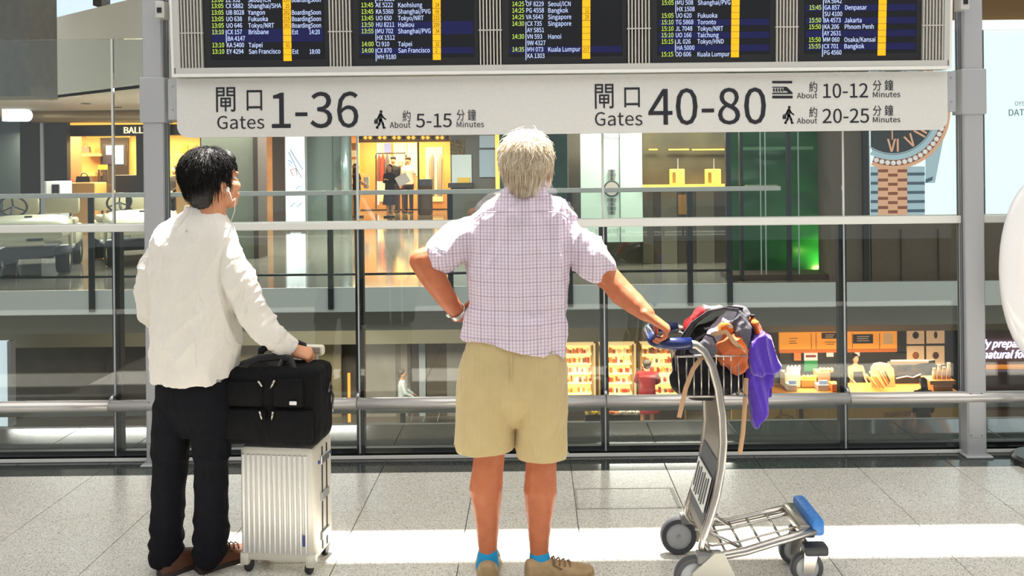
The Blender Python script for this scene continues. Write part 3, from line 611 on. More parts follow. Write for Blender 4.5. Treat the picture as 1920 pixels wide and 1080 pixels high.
# watch billboard
BB = 11.44
wb = thing('watch_billboard', 'large white watch billboard showing a two-tone bracelet watch with black dial', 'billboard', P(1760, 405, BB))
box_px(1632, 37, 2180, 405, BB, .05).build('light_panel', mat('billboard_white', (222, 236, 240), .5, emit=.72, emitcol=(222, 238, 243)), wb)
box_px(1632, 37, 2180, 57, BB - .02, .02).build('top_band', mat('billboard_top', (226, 234, 232), .5, emit=.6, emitcol=(224, 232, 230)), wb)
m_rose = mat('print_rose_gold', (236, 178, 140), .5, emit=.25, emitcol=(245, 190, 150)); m_rose2 = mat('print_rose_dark', (160, 92, 60), .5, emit=.1); m_st1 = mat('print_blue_steel', (170, 196, 206), .5, emit=.3, emitcol=(180, 205, 215)); m_st2 = mat('print_steel_shadow', (84, 108, 128), .5, emit=.1)
m_dial = mat('print_dial', (62, 66, 72), .5); m_dia = mat('print_diamond', (228, 224, 220), .4, emit=.45, emitcol=(235, 232, 228), var=(60, (170, 160, 160), .1))
y = 306.; row = 0
while y < 404:
    y2 = min(y + 17.2, 405)
    for (a, b, m1, m2, off) in ((1633, 1646, m_st1, m_st2, 6), (1646.5, 1665, m_rose, m_rose2, 0), (1665.5, 1683, m_rose, m_rose2, 8), (1683.5, 1701, m_rose, m_rose2, 0), (1701.5, 1734, m_st1, m_st2, 6)):
        ya = min(y + off, 404); yb = min(y + off + 11.5, 405); yc = min(y + off + 17.2, 405)
        if yb > ya: box_px(a, ya, b, yb, BB - .015, .015, .0).build('bracelet_link', m1, wb)
        if yc > yb: box_px(a, yb, b, yc, BB - .012, .012).build('link_shadow', m2, wb)
    y += 17.2
pl = [(1735, 262), (1768, 230), (1772, 240), (1752, 343), (1735, 343)]
MB().prism([tuple(P(a, b, BB)[i] for i in (0, 2)) for a, b in pl], BB - .014, BB).build('lug', m_st1, wb)
MB().prism([tuple(P(a, b, BB)[i] for i in (0, 2)) for a, b in ((1735, 336), (1748, 331), (1747, 338), (1735, 343))], BB - .018, BB).build('lug_shadow', m_st2, wb)
CXw, CYw = 1673, 210
disc(CXw, CYw, 107, BB, 64, -.03, 0, 101, 1632).build('bezel_rim', m_rose, wb); disc(CXw, CYw, 101, BB, 64, -.028, 0, 90, 1632).build('bezel_bed', m_rose2, wb)
for k in range(56):
    a = 2*math.pi*k/56; x, z = CXw + 95.5*math.cos(a), CYw - 95.5*math.sin(a)
    if x > 1637: disc(x, z, 4.6, BB, 8, -.036, 0).build('diamond', m_dia, wb)
disc(CXw, CYw, 90, BB, 64, -.03, 0, 80, 1632).build('chapter_ring', m_st1, wb); disc(CXw, CYw, 80.5, BB, 64, -.026, 0, 0, 1632).build('dial', m_dial, wb)
disc(CXw, CYw, 79, BB, 64, -.029, 0, 77.5, 1632).build('minute_track', m_st1, wb)
for s_t, ang in (('VI', 0), ('V', 30), ('IIII', 60), ('VII', -30), ('III', 90), ('II', 120), ('I', 150), ('XII', 180)):
    a = math.radians(ang); s = BB / F; c = P(CXw, CYw, BB); mb = text_mb(s_t, 23 * s, 'CENTER', ext=.003, bold=.004)
    for v in mb.v: v.x *= .85; v.z -= 11 * s
    mb.xf(Matrix.Translation((c.x + 63*s*math.sin(a), BB - .032, c.z - 63*s*math.cos(a))) @ Matrix.Rotation(-a, 4, 'Y'))
    if min(v.x for v in mb.v) > P(1632, 200, BB).x: mb.build('numeral', m_rose, wb)
box_px(CXw - 1, 212, CXw + 1, 262, BB - .034, .01).build('watch_hand', m_rose, wb)
moved(text_mb('OYSTER PERPETUAL', .055, ext=.001), P(1902, 198, BB - .01)).build('lettering', mat('letter_light', (150, 160, 164), .5), wb)
moved(text_mb('DATEJUST', .085, ext=.001), P(1890, 217, BB - .01)).build('lettering', mat('letter_mid', (92, 100, 106), .5), wb)
box_px(1838, 57, 1846, 405, BB - .03, .03).build('panel_joint', m_post, wb)
# ---- lamps of the upper level (shop lighting, and fill added over the gallery)
area_lamp('boutique_lamp', (P(200, 300, 21.6).x, 21.6, 2.55), 4.0, 520, (1, .75, .42), sy=1.6)
area_lamp('clothes_shop_lamp', (P(755, 300, 28.2).x, 28.2, 2.75), 3.6, 430, (1, .76, .45), sy=2)
area_lamp('gallery_fill', (-6, 15.5, 2.85), 6, 580, (1, .96, .9), sy=2); area_lamp('gallery_fill', (-1.5, 19, 2.85), 5, 560, (1, .96, .9), sy=2)  # broad unseen fill, added where sky light does not reach
area_lamp('watch_shop_lamp', (2.2, 12.9, 2.8), 2.5, 120, (1, .95, .85), sy=.5)
# ================================================================ lower level seen through the glass
LZ = -5.3
m_y = mat('counter_yellow', (206, 168, 84), .6, var=(6, (196, 158, 76))); m_ctw = mat('counter_wood', (190, 126, 60), .5); m_lit = mat('fridge_light', (255, 236, 190), .5, emit=.62, emitcol=(255, 214, 140))
m_orange = mat('menu_orange', (240, 150, 40), .5, emit=.55, emitcol=(255, 160, 45)); m_dk = mat('cafe_dark', (46, 42, 40), .5)
DL = 23.4
# food market fridges
fz = []
for bi, (a, b) in enumerate(((1000, 1117), (1121, 1193), (1199, 1290))):
    t = thing('food_shelf_unit', ('leftmost lit food shelf behind the beige shorts', 'lit food shelf between the glass post and the shop worker', 'lit food shelf behind the worker in red')[bi], 'shelf unit', (P((a+b)/2, 740, DL).x, DL - .6, LZ), 'lit food shelves on the lower level')
    box_px(a, 645, b, 757, DL, .05).build('back_panel', m_lit, t)
    for x in (a + 2, b - 7): box_px(x, 645, x + 3, 790, DL - .6, .6).build('side_panel', mat('fridge_frame', (150, 120, 80), .5), t)
    box_px(a + 2, 640, b - 4, 648, DL - .6, .6).build('canopy', m_lit, t); box_px(a + 3, 755, b - 5, 790, DL - .55, .5).build('plinth', m_dk, t)
    for yy in (664, 682, 700, 718, 738):
        sh = box_px(a + 4, yy, b - 6, yy + 2.2, DL - .5, .5).build('shelf', m_lit, t)
        pr = {}
        x = a + 4.
        while x < b - 12:
            w_ = random.uniform(3, 6); h = random.uniform(6, 12); c = random.choice(((235, 200, 120), (200, 120, 50), (240, 230, 210), (170, 60, 40), (225, 160, 60), (120, 80, 50), (250, 240, 225), (210, 90, 60)))
            pr.setdefault(c, MB()).merge(box_px(x, yy - h, x + w_*.85, yy, DL - .45 + random.uniform(0, .1), .12)); x += w_
        for c, mb in pr.items(): tag(mb.build('packaged_food', mat('packet', c, .5), sh), kind='stuff')
t = thing('fruit_display', 'low market stand piled with yellow orange and white produce', 'produce stand', (P(1150, 785, 21).x, 21, LZ))
box_px(1098, 778, 1200, 800, 21, .7).build('stand', m_dk, t)
for (a, b, c) in ((1102, 1128, (240, 200, 50)), (1130, 1160, (235, 120, 40)), (1162, 1196, (225, 220, 205))):
    mb = MB()
    for k in range(26): q = P(random.uniform(a, b), random.uniform(769, 777), 21 + random.uniform(.05, .6)); mb.ell(q, (.06, .06, .05), None, 8, 5)
    tag(mb.build('produce', mat('produce', c, .5), t, True), kind='stuff')
# cafe
WT = P(1600, 738, 20.95).z
def wt(px, D): return CY - .0105*(px - CX) + (EYE - WT - .002)*F/D
cf = thing('cafe_counter', 'long yellow cafe counter with wooden top on the lower level', 'counter', (P(1620, 780, 21).x, 21.0, LZ))
for i in range(7):
    a = 1372 + i * 61.; box_px(a, 742, a + 60.4, 793, 21.0, .06).build('front_panel', m_y, cf)
box_px(1372, 738, 1800, 743, 20.95, 1.0).build('worktop', m_ctw, cf)
for a in (1499,): box_px(a, 762, a + 7, 792, 20.96, .05).build('panel_gap', m_dk, cf)
m_pr = mat('print_brown', (110, 84, 44), .6)
moved(text_mb('ORGANIC COFFEE', .115, ext=.004, width=.84).xf(Matrix.Rotation(math.radians(-4), 4, 'Y')), P(1658, 783, 20.97)).build('lettering', m_pr, cf)
MB().tube([P(x, y, 20.97) for x, y in ((1452, 787), (1458, 780), (1461, 786), (1464, 766), (1468, 779), (1478, 779), (1478, 786), (1484, 780), (1489, 786))], .012, 5).build('emblem', m_pr, cf)
for a, b, c, d, m, nm, dep in ((1478, 712, 1495, 737, m_white, 'till', .3), (1534, 716, 1554, 738, m_alu, 'till', .3)):
    t = thing('cash_till', ('white' if a < 1500 else 'grey') + ' cash till on the cafe counter', 'till', P((a+c)/2, wt(a, 21.2), 21.2)); box_px(a, 722, c, wt(a, 21.2), 21.2, dep, .01).build('body', m, t); box_px(a + 2, 714, c - 2, 722, 21.25, .06).build('display', mat('till_screen', (150, 170, 200), .3, emit=.4), t)
tag(box_px(1560, 720, 1575, wt(1565, 21.1), 21.1, .3, .02).build('paper_bag', mat('paper_orange', (226, 128, 50), .6)), 'orange paper bag on the cafe counter by the glass post', 'bag')
mbx = thing('menu_board', 'long orange lit menu board above the cafe', 'menu board', P(1575, 660, DL))
box_px(1462, 622, 1682, 659, DL - .1, .1).build('board', m_orange, mbx); box_px(1462, 655, 1682, 661, DL - .14, .06).build('lower_edge', mat('menu_edge', (206, 104, 24), .5, emit=.4, emitcol=(220, 110, 24)), mbx)
for a, b, y0, y1 in ((1541, 1571, 624, 635), (1600, 1637, 627, 644)):
    n_ = box_px(a, y0, b, y1, DL - .13, .03).build('notice', m_dk, mbx)
    for k in range(3 if b > 1600 else 2): box_px(a + 7, y0 + 3 + k*4, b - 7 - (k == 1)*2, y0 + 5 + k*4, DL - .14, .01).build('notice_line', m_white, n_)
for a in (1521, 1530, 1598, 1649): box_px(a, 625, a + .8, 654, DL - .115, .02).build('divider', m_pr, mbx)
for a, b, c in ((1480, 1496, 634), (1480, 1492, 639), (1480, 1494, 643), (1547, 1567, 641), (1550, 1564, 645)): box_px(a, c, b, c + 1, DL - .115, .02).build('menu_line', m_pr, mbx)
box_px(1656, 625, 1674, 645, DL - .12, .02).build('picture', mat('menu_pic', (240, 190, 130), .6, emit=.3), mbx)
struct(box_px(1462, 660, 1800, 745, DL + .1, .05).build('wall_cafe', m_dk), 'dark wall behind the cafe counter'); struct(box_px(1682, 615, 1800, 662, DL + .1, .05).build('wall_cafe', m_dk), 'dark wall beside the menu board')
pic = [(1701, 612, 1733, 645), (1738, 612, 1771, 644), (1701, 649, 1733, 684), (1738, 649, 1771, 684)]
nms = ('upper left', 'upper right', 'lower left', 'lower right')
for i, (a, b, c, d) in enumerate(pic):
    t = thing('food_picture', nms[i] + ' of the four peach food pictures on the cafe wall', 'picture', P((a+c)/2, d, DL)); box_px(a, b, c, d, DL, .04).build('print', mat('peach_print', (246, 200, 150), .6, emit=.3, emitcol=(250, 200, 150)), t)
    q = P((a+c)/2, (b+d)/2, DL - .02); MB().ell(q, (.09 if i != 1 else .05, .02, .10), None, 10, 6).build('pictured_food', mat('food_brown', ((60, 44, 36), (84, 60, 44), (190, 110, 40), (110, 60, 40))[i], .6), t, True)
for a, b, y0, y1, c, nm in ((1508, 1533, 661, 676, (226, 226, 222), 'white sale poster with green base'), (1550, 1563, 660, 669, (230, 230, 226), 'small white notice'), (1603, 1612, 660, 668, (230, 232, 232), 'small white notice beside the barista'), (1489, 1502, 661, 676, (230, 130, 60), 'small orange poster')):
    t = thing('wall_notice', nm + ' on the cafe wall', 'notice', P((a+b)/2, y1, DL)); box_px(a, y0, b, y1, DL, .04).build('sheet', mat('sheet', c, .6, emit=.25), t)
    if a == 1508:
        box_px(a, 676, b, 696, DL, .04).build('green_base', mat('sheet_green', (40, 160, 90), .6), t)
        box_px(a + 3, 666, b - 3, 670, DL - .01, .01).build('notice_line', mat('pr_red', (150, 60, 60), .6), t)
def rod(a, b, r): return MB().chain([a, b], [r, r], 10)
bx = thing('bread_basket', 'tan rounded board holding a bundle of baguettes on the cafe counter', 'bread stand', P(1655, wt(1655, 21.5), 21.5))
pl = [(1634, wt(1634, 21.5)), (1634, 690), (1640, 682), (1652, 680), (1668, 683), (1676, 692), (1679, wt(1679, 21.5))]
MB().prism([tuple(P(x, y, 21.5)[i] for i in (0, 2)) for x, y in pl], 21.5, 21.56).build('board', mat('tan_board', (214, 164, 100), .5), bx)
for i, (x0, y0, x1, y1) in enumerate(((1624, 703, 1642, 735), (1632, 698, 1650, 735), (1641, 706, 1656, 732), (1646, 694, 1662, 722), (1654, 698, 1666, 718), (1659, 697, 1667, 714))):
    tag(rod(P(x0, y0, 21.44 - .075*i), P(x1, min(y1, wt(x1, 21.44 - .075*i) - 4), 21.44 - .075*i), .033).build('baguette', mat('bread', (232, 190, 120), .7, var=(30, (214, 164, 92))), None, True),
        ('leftmost', 'second', 'third', 'tallest', 'fifth', 'rightmost')[i] + (' baguette in the bundle beside the barista' if i != 3 else ' upright baguette of the bundle beside the barista'), 'baguette', 'baguettes on the cafe counter')
ov = thing('espresso_machine', 'long dark chrome coffee machine on the cafe counter', 'coffee machine', P(1712, wt(1712, 21.8), 21.8))
MB().tube([P(1664, 692, 21.86), P(1752, 690, 21.86)], [(.20, .08), (.22, .08)], 18).build('barrel', mat('dark_chrome', (52, 48, 44), .2, .8), ov, True); box_px(1668, 700, 1748, wt(1700, 21.8), 21.8, .12, .03).build('body', mat('dark_chrome2', (44, 42, 40), .25, .6), ov)
box_px(1672, 676, 1742, 682, 21.8, .12, .02).build('top_tray', mat('tray_taupe', (120, 104, 92), .4, .4), ov); MB().tube([P(1680, 710, 21.7), P(1700, 706, 21.7), P(1712, 708, 21.7), P(1726, 702, 21.7)], .02, 6).build('chrome_trim', m_steel, ov)
tb = thing('wooden_tray', 'wooden tray with glass jars at the right end of the cafe', 'tray', P(1768, wt(1768, 21), 21.0)); box_px(1744, 714, 1792, 721, 21.0, .5).build('tray', m_ctw, tb); box_px(1750, 721, 1786, wt(1768, 21.1) - .6, 21.1, .3).build('foot', m_ctw, tb)
for i, (x, h) in enumerate(((1752, 20), (1761, 26), (1770, 22), (1779, 30))):
    t = thing('glass_jar', ('first', 'second', 'third', 'fourth')[i] + ' small jar from the left on the wooden tray', 'jar', P(x, 710, 21.2), 'jars on the wooden tray'); q = P(x, 710, 21.2); s = 21.2 / F
    MB().lathe([(.001, 0), (4*s, 0), (4*s, h*.6*s), (2.5*s, h*.8*s), (2.5*s, h*.85*s)], q, 'Z', 12).build('body', mat('jar_amber', (200, 160, 100), .25), t, True); MB().lathe([(.001, h*.85*s), (3*s, h*.85*s), (3*s, h*s), (.001, h*s)], q, 'Z', 12).build('lid', m_ctw, t)
for i, (a, b, y0) in enumerate(((1470, 1502, 686), (1502, 1533, 698), (1533, 1558, 684))):
    t = thing('pastry_tray', ('white sacks of bread', 'yellow pastry tray', 'rack of small packets')[i] + ' behind the cafe counter', 'food display', P((a+b)/2, wt(a, 21.5), 21.5)); box_px(a + 1, y0 + 14, b - 1, wt(b, 21.5) - .6, 21.5, .4, .02).build('tray', mat('tray', ((226, 206, 180), (190, 140, 60), (150, 110, 66))[i], .6), t)
    for k in range(4): q = P(a + 5 + k*7, y0 + 10, 21.6); MB().ell(q, (.05, .06, .16 if i == 0 else .07), Matrix.Rotation(.3, 3, 'Y'), 10, 6).build('pastry', mat('pastry', ((236, 220, 200), (235, 190, 60), (170, 130, 80))[i], .6), t, True)
# neon sign at far right
struct(box_px(1800, 600, 2000, 790, DL, .1).build('wall_neon', mat('neon_wall', (92, 62, 42), .5, var=(3, (70, 46, 34)))), 'brown wall behind the script neon sign')
ne = thing('neon_sign', 'white violet script neon sign on the brown wall at far right', 'neon sign', P(1890, 670, DL - .1)); m_neon = mat('neon', (235, 225, 255), .4, emit=3.2, emitcol=(214, 200, 255))
moved(text_mb('freshly prepared', .20, ext=.012, shear=.35, bold=.004, width=1.92), P(1804, 652, DL - .08)).build('lettering', m_neon, ne); moved(text_mb('natural food', .20, ext=.012, shear=.35, bold=.004, width=1.44), P(1842, 672, DL - .08)).build('lettering', m_neon, ne)
struct(box_px(1845, 688, 2000, 695, DL - .3, .3).build('trim_9', mat('glow_shelf', (226, 140, 40), .5, emit=.5)), 'orange lit ledge below the neon sign')
struct(box_px(1845, 697, 2000, 735, DL - .6, .3).build('wall_counter', mat('neon_counter', (72, 50, 40), .5)), 'dark counter below the neon sign')
# left part of the lower level
struct(box_px(-80, 640, 14, 800, 22, .1).build('window_3', mat('daylight_pane', (214, 226, 232), .4, emit=.7, emitcol=(214, 228, 236))), 'bright window at the far lower left'); struct(box_px(14, 640, 21, 800, 21.9, .2).build('trim_10', m_alu), 'pale frame of the lower left window')
for a, b, c, nm in ((200, 300, (70, 62, 54), 'dark lower wall behind the left column'), (440, 640, (150, 138, 104), 'beige lower wall behind the black bag'), (686, 742, (156, 150, 138), 'pale grey lower wall panel'), (800, 838, (96, 84, 66), 'brown lower doorway'), (838, 1000, (150, 144, 134), 'grey lower wall behind the shorts')):
    struct(box_px(a, 635, b, 795, DL, .08).build('wall_panel', mat('low_panel', c, .7, var=(4, tuple(int(k*.92) for k in c)))), nm)
for a, b, c in ((742, 752, (120, 112, 100)), (752, 764, (150, 140, 132)), (764, 786, (90, 84, 76)), (786, 798, (176, 182, 184))): struct(box_px(a, 640, b, 795, DL + .02, .08).build('wall_panel', mat('low_strip', c, .6)), 'vertical wall strip px %d behind the standing man' % a if False else {742: 'grey', 752: 'mauve', 764: 'dark', 786: 'pale blue'}[a] + ' vertical strip of lower wall behind the standing man')
tag(box_px(652, 700, 656.5, 792, 22.6, .06).build('light_tube', mat('orange_tube', (240, 150, 60), .5, emit=.9)), 'thin orange light strip on the lower beige wall', 'light'); tag(box_px(227, 660, 231, 795, 22.6, .06).build('light_tube', mat('orange_tube2', (200, 140, 70), .5, emit=.4)), 'thin amber light strip beside the left column', 'light')
tbm = thing('serving_cart', 'dark serving cart with a green cup in front of the standing man', 'cart', (P(800, 780, 22).x, 22, LZ)); box_px(758, 762, 850, 767, 22, .6).build('top', m_dk, tbm)
for x in (776, 800, 826): MB().tube([P(x, 767, 22.1), P(x - 6, 790, 22.1)], .012, 6).build('leg', m_alu, tbm)
q = P(781, 756.5, 22.2); tag(MB().lathe([(.001, 0), (.05, 0), (.07, .11), (.001, .11)], q, 'Z', 12).build('cup', mat('green_cup', (40, 190, 110), .4), None, True), 'small green cup on the dark serving cart', 'cup')
area_lamp('market_lamp', (P(1150, 700, 22.3).x, 21.8, -3.4), 3.2, 110, (1, .84, .58), sy=1.); area_lamp('cafe_lamp', (P(1620, 700, 22).x, 21.6, -3.4), 4., 200, (1, .82, .56), sy=1.)
area_lamp('lower_fill', (P(600, 700, 20).x, 19, -.9), 8, 560, (1, .92, .8), sy=2.)  # fill added to lift the dark left half of the lower level
# ================================================================ people
def ridge(v): return (1 - abs(v)) ** 3
def nz(p, s, off=0.): return noise.noise(V((p.x*s[0] + off, p.y*s[1] + off*.7, p.z*s[2])))
def ering(c, a, b, n=28, ex=2.3):
    """superellipse ring with half-axis vectors a, b"""
    c, a, b = V(c), V(a), V(b); o = []
    for k in range(n):
        t = 2*math.pi*k/n; ct, st = math.cos(t), math.sin(t)
        o.append(c + a*(math.copysign(abs(ct)**(2/ex), ct)) + b*(math.copysign(abs(st)**(2/ex), st)))
    return o
def finger(mb, base, d, pn, lens, curls, r):
    pts = [base]; ax = d.cross(pn).normalized(); cur = d.normalized(); p = V(base)
    for L_, c in zip(lens, curls):
        cur = (Matrix.Rotation(c, 3, ax) @ cur).normalized(); p = p + cur*L_; pts.append(V(p))
    mb.chain(pts, [r, r*.98, r*.92, r*.8][:len(pts)], 10, side=ax)
def hand(mb, wrist, d, pn, th, curl=1.0, k=1.0, spread=.0):
    """palm and five fingers: d along the hand, pn out of the palm, th towards the thumb"""
    wrist = V(wrist); d = V(d).normalized(); pn = (V(pn) - d*V(pn).dot(d)).normalized(); s = d.cross(pn); s = s if s.dot(V(th)) > 0 else -s
    mb.chain([wrist - d*.02*k, wrist + d*.03*k, wrist + d*.085*k], [(.027*k, .02*k), (.036*k, .019*k), (.040*k, .016*k)], 14, side=s)
    for i, (o, L_) in enumerate(((.030, .92), (.010, 1.02), (-.011, .96), (-.031, .76))):
        b = wrist + d*(.088 - .004*abs(i-1))*k + s*o*k; dd = (d + s*(o*spread*8)).normalized()
        finger(mb, b, dd, pn, (.043*L_*k, .029*L_*k, .022*L_*k), (curl*(.75 + .06*i), curl*.95, curl*.6), (.0093 - .0006*(i == 3))*k)
    tb = wrist + d*.028*k + s*.030*k + pn*.006*k; td = (d*.72 + s*.62 + pn*.30).normalized()
    finger(mb, tb, td, (pn*.8 - s*.6).normalized(), (.045*k, .033*k, .024*k), (.1*curl, .35*curl, .35*curl), .0105*k)
def head_mb(mb, M, nose=1.0, neck=True, jaw=1.):
    h = MB()
    h.ell((0, -.014, .034), (.077, .098, .088)); h.ell((0, .028, -.040), (.060, .062, .078)); h.ell((0, .056, -.094), (.034*jaw, .030, .026)); h.ell((0, -.03, -.03), (.066, .07, .06))
    h.chain([(0, .086, .010), (0, .097*nose, -.016), (0, .102*nose, -.032)], [.009, .011, .014], 10); h.ell((0, .074, .022), (.054, .024, .016)); h.ell((0, .090, -.068), (.023, .010, .009)); h.ell((0, .087, -.079), (.019, .011, .008))
    for s in (-1, 1):
        h.ell((s*.048, .052, -.028), (.024, .03, .025)); R = Matrix.Rotation(s*.35, 3, 'Z') @ Matrix.Rotation(-.2, 3, 'X')
        h.ell((s*.080, -.010, -.014), (.008, .021, .034), R, 12, 8); h.ell((s*.084, -.018, -.004), (.007, .012, .022), R, 10, 6); h.ell((s*.079, .0, -.042), (.007, .011, .013), R, 10, 6)
    if neck: h.chain([(0, -.025, -.06), (0, -.04, -.13), (0, -.055, -.21)], [(.058, .062), (.057, .060), (.066, .066)], 18)
    mb.merge(h.xf(M))
def face_parts(M, parent, iris=(50, 36, 28)):
    m_e = mat('eye_white', (235, 230, 225), .25); m_i = mat('iris', iris, .2)
    for s in (-1, 1):
        e = MB().ell((s*.032, .069, .006), (.0125, .010, .0085), None, 14, 8).xf(M).build('eye', m_e, parent, True); MB().ell((s*.032, .0775, .006), (.005, .003, .005), None, 10, 6).xf(M).build('iris', m_i, e, True)
def headM(c, yaw, pitch=0., roll=0.): return Matrix.Translation(V(c)) @ Matrix.Rotation(-yaw, 4, 'Z') @ Matrix.Rotation(pitch, 4, 'X') @ Matrix.Rotation(roll, 4, 'Y')
def strands(M, n, crown, shape, length, r, droop, zmin, seed=3, jitter=.4, lift=.006):
    """hair strands laid along an ellipsoidal scalp, running away from the crown"""
    rnd = random.Random(seed); mb = MB(); cr = V(crown); C = V(shape[0]); Rr = V(shape[1])
    while n > 0:
        d = V((rnd.gauss(0, 1), rnd.gauss(0, 1), rnd.gauss(0, 1))).normalized()
        p = V((d.x*Rr.x, d.y*Rr.y, d.z*Rr.z)) + C
        if p.z < zmin(p): continue
        n -= 1
        pts = []; q = V(p); L_ = length*rnd.uniform(.6, 1.2)
        jt = V((rnd.gauss(0, 1), rnd.gauss(0, 1), rnd.gauss(0, 1)))*jitter*.5
        for k in range(5):
            nrm = V(((q.x-C.x)/Rr.x**2, (q.y-C.y)/Rr.y**2, (q.z-C.z)/Rr.z**2)).normalized()
            t = (q - cr) + jt*.05 + V((0, 0, -droop*.04)); t = (t - nrm*t.dot(nrm)); t = t.normalized() if t.length > 1e-5 else V((0, -1, 0))
            t = (t + jt*.25).normalized()
            # keep on the shell, ends lift a little
            e = V(((q.x-C.x)/Rr.x, (q.y-C.y)/Rr.y, (q.z-C.z)/Rr.z)).length
            if q.z > C.z - Rr.z*.35: q2 = C + (q - C)/max(e, .01)
            else: q2 = V(q)
            pts.append(q2 + nrm*(lift*(.2 + k*.28 + rnd.uniform(-.2, .3)))); q = q2 + (t if q.z > C.z - Rr.z*.35 else (t*.4 + V((0, 0, -1))).normalized())*L_/4
        mb.tube([M @ x for x in pts], [r, r*1.2, r, r*.7, r*.25], 3)
    return mb
def skin_mat(name, c1, c2, rough=.5):
    m = mat(name, c1, rough, var=(26, c2, .3), bump=(220, .12, .002)); b = m.node_tree.nodes['Principled BSDF']
    b.inputs['Subsurface Weight'].default_value = .12; b.inputs['Subsurface Radius'].default_value = (.012, .005, .003); b.inputs['Subsurface Scale'].default_value = 1.; return m
def shoe(parent, heel, yaw, L_, col, sole_col, label, lace=None, w_=.05, ht=.085, open_=.045):
    """lofted shoe: heel point on floor, pointing along yaw (from +Y to +X)"""
    f = V((math.sin(yaw), math.cos(yaw), 0)); s = V((f.y, -f.x, 0)); up = V((0, 0, 1)); heel = V(heel)
    def prof(scale, z0, z1f):
        rs = []
        for t, wd, h in ((0., .55, .82), (.03, .74, .95), (.12, .82, 1.0), (.28, .80, .98), (.42, .84, .80), (.55, .94, .66), (.7, 1., .52), (.85, .92, .42), (.95, .68, .34), (1., .38, .26)):
            c = heel + f*(t*L_); hh = z1f(h); rs.append([c + s*(w_*wd*scale*math.cos(a)) + up*(z0 + (hh - z0)*(.5 + .5*math.sin(a)) if False else z0 + max(0, math.sin(a))**.7*(hh - z0)) for a in [math.pi*k/9 for k in range(10)]] +
                      [c + s*(w_*wd*scale*.95*math.cos(a)) + up*z0 for a in [math.pi + math.pi*k/5 for k in range(1, 5)]])
        return rs
    up_ = blob(MB().rings(prof(1., .016, lambda h: ht*h + .012)), .004, 4); o = link(up_, 'shoe', mat('shoe_leather', col, .55, var=(30, tuple(int(k*.86) for k in col)), bump=(140, .2, .002)), parent, True); o['label'] = label
    MB().rings(prof(1.07, 0., lambda h: .022 + (.006 if h > .7 else 0))).build('sole', mat('sole', sole_col, .6), o, 'auto')
    if lace:
        ml = mat('lace', lace, .7)
        for k in range(4):
            t = .40 + k*.075; c = heel + f*(t*L_); zt = ht*(.80 - k*.085) + .018
            MB().tube([c - s*.028 + up*(zt - .012), c - s*.014 + f*.006 + up*(zt + .002), c + s*.014 + f*.006 + up*(zt + .002), c + s*.028 + up*(zt - .012)], .0032, 6).build('lace', ml, o, True)
        MB().tube([heel + f*(.40*L_) + up*(ht*.86 + .014), heel + f*(.38*L_) + s*.03 + up*(ht*.9), heel + f*(.5*L_) + s*.045 + up*(ht*.7)], .003, 6).build('lace', ml, o, True)
    return o
def fabric(name, col, col2=None, rough=.85, scale=400, bumpk=.25, sheen=.2, plaid=None, stripe=None, wrinkle=.75):
    m = mat(name, col, rough, spec=.15, sheen=sheen, var=(18, col2 or tuple(int(c*.95) for c in col), .3), bump=(scale, bumpk, .002)); nt = m.node_tree; b = nt.nodes['Principled BSDF']; L = nt.links.new
    bn0 = [n for n in nt.nodes if n.bl_idname == 'ShaderNodeBump'][0]      # soft creases under the weave
    tc0 = nt.nodes.new('ShaderNodeTexCoord'); mp = nt.nodes.new('ShaderNodeMapping'); mp.inputs['Scale'].default_value = (1.6, 1.2, .7); mp.inputs['Rotation'].default_value = (0, .5, 0); L(tc0.outputs['Object'], mp.inputs[0])
    wn = nt.nodes.new('ShaderNodeTexNoise'); wn.inputs['Scale'].default_value = 6.; wn.inputs['Detail'].default_value = 3.; wn.inputs['Distortion'].default_value = 1.2; L(mp.outputs[0], wn.inputs['Vector'])
    bw = nt.nodes.new('ShaderNodeBump'); bw.inputs['Strength'].default_value = wrinkle; bw.inputs['Distance'].default_value = .03; L(wn.outputs['Fac'], bw.inputs['Height']); L(bw.outputs['Normal'], bn0.inputs['Normal'])
    if plaid or stripe:
        tc = nt.nodes.new('ShaderNodeTexCoord'); sp = nt.nodes.new('ShaderNodeSeparateXYZ'); L(tc.outputs['Object'], sp.inputs[0])
        def lines(sock, pitch, width):
            a = nt.nodes.new('ShaderNodeMath'); a.operation = 'MULTIPLY'; a.inputs[1].default_value = 1/pitch; L(sock, a.inputs[0])
            f_ = nt.nodes.new('ShaderNodeMath'); f_.operation = 'FRACT'; L(a.outputs[0], f_.inputs[0])
            c = nt.nodes.new('ShaderNodeMath'); c.operation = 'LESS_THAN'; c.inputs[1].default_value = width; L(f_.outputs[0], c.inputs[0]); return c.outputs[0]
        prev = b.inputs['Base Color'].links[0].from_socket
        for (axis, pitch, width, c, k) in (plaid or stripe):
            if axis == 'XY':
                ad = nt.nodes.new('ShaderNodeMath'); ad.operation = 'ADD'; L(sp.outputs[0], ad.inputs[0]); mu = nt.nodes.new('ShaderNodeMath'); mu.operation = 'MULTIPLY'; mu.inputs[1].default_value = .8; L(sp.outputs[1], mu.inputs[0]); L(mu.outputs[0], ad.inputs[1]); sock = ad.outputs[0]
            else: sock = sp.outputs['XYZ'.index(axis)]
            ln = lines(sock, pitch, width); mk = nt.nodes.new('ShaderNodeMath'); mk.operation = 'MULTIPLY'; mk.inputs[1].default_value = k; L(ln, mk.inputs[0])
            mx = nt.nodes.new('ShaderNodeMix'); mx.data_type = 'RGBA'; L(mk.outputs[0], mx.inputs[0]); L(prev, mx.inputs[6]); mx.inputs[7].default_value = lin(c); prev = mx.outputs[2]
        L(prev, b.inputs['Base Color'])
    return m
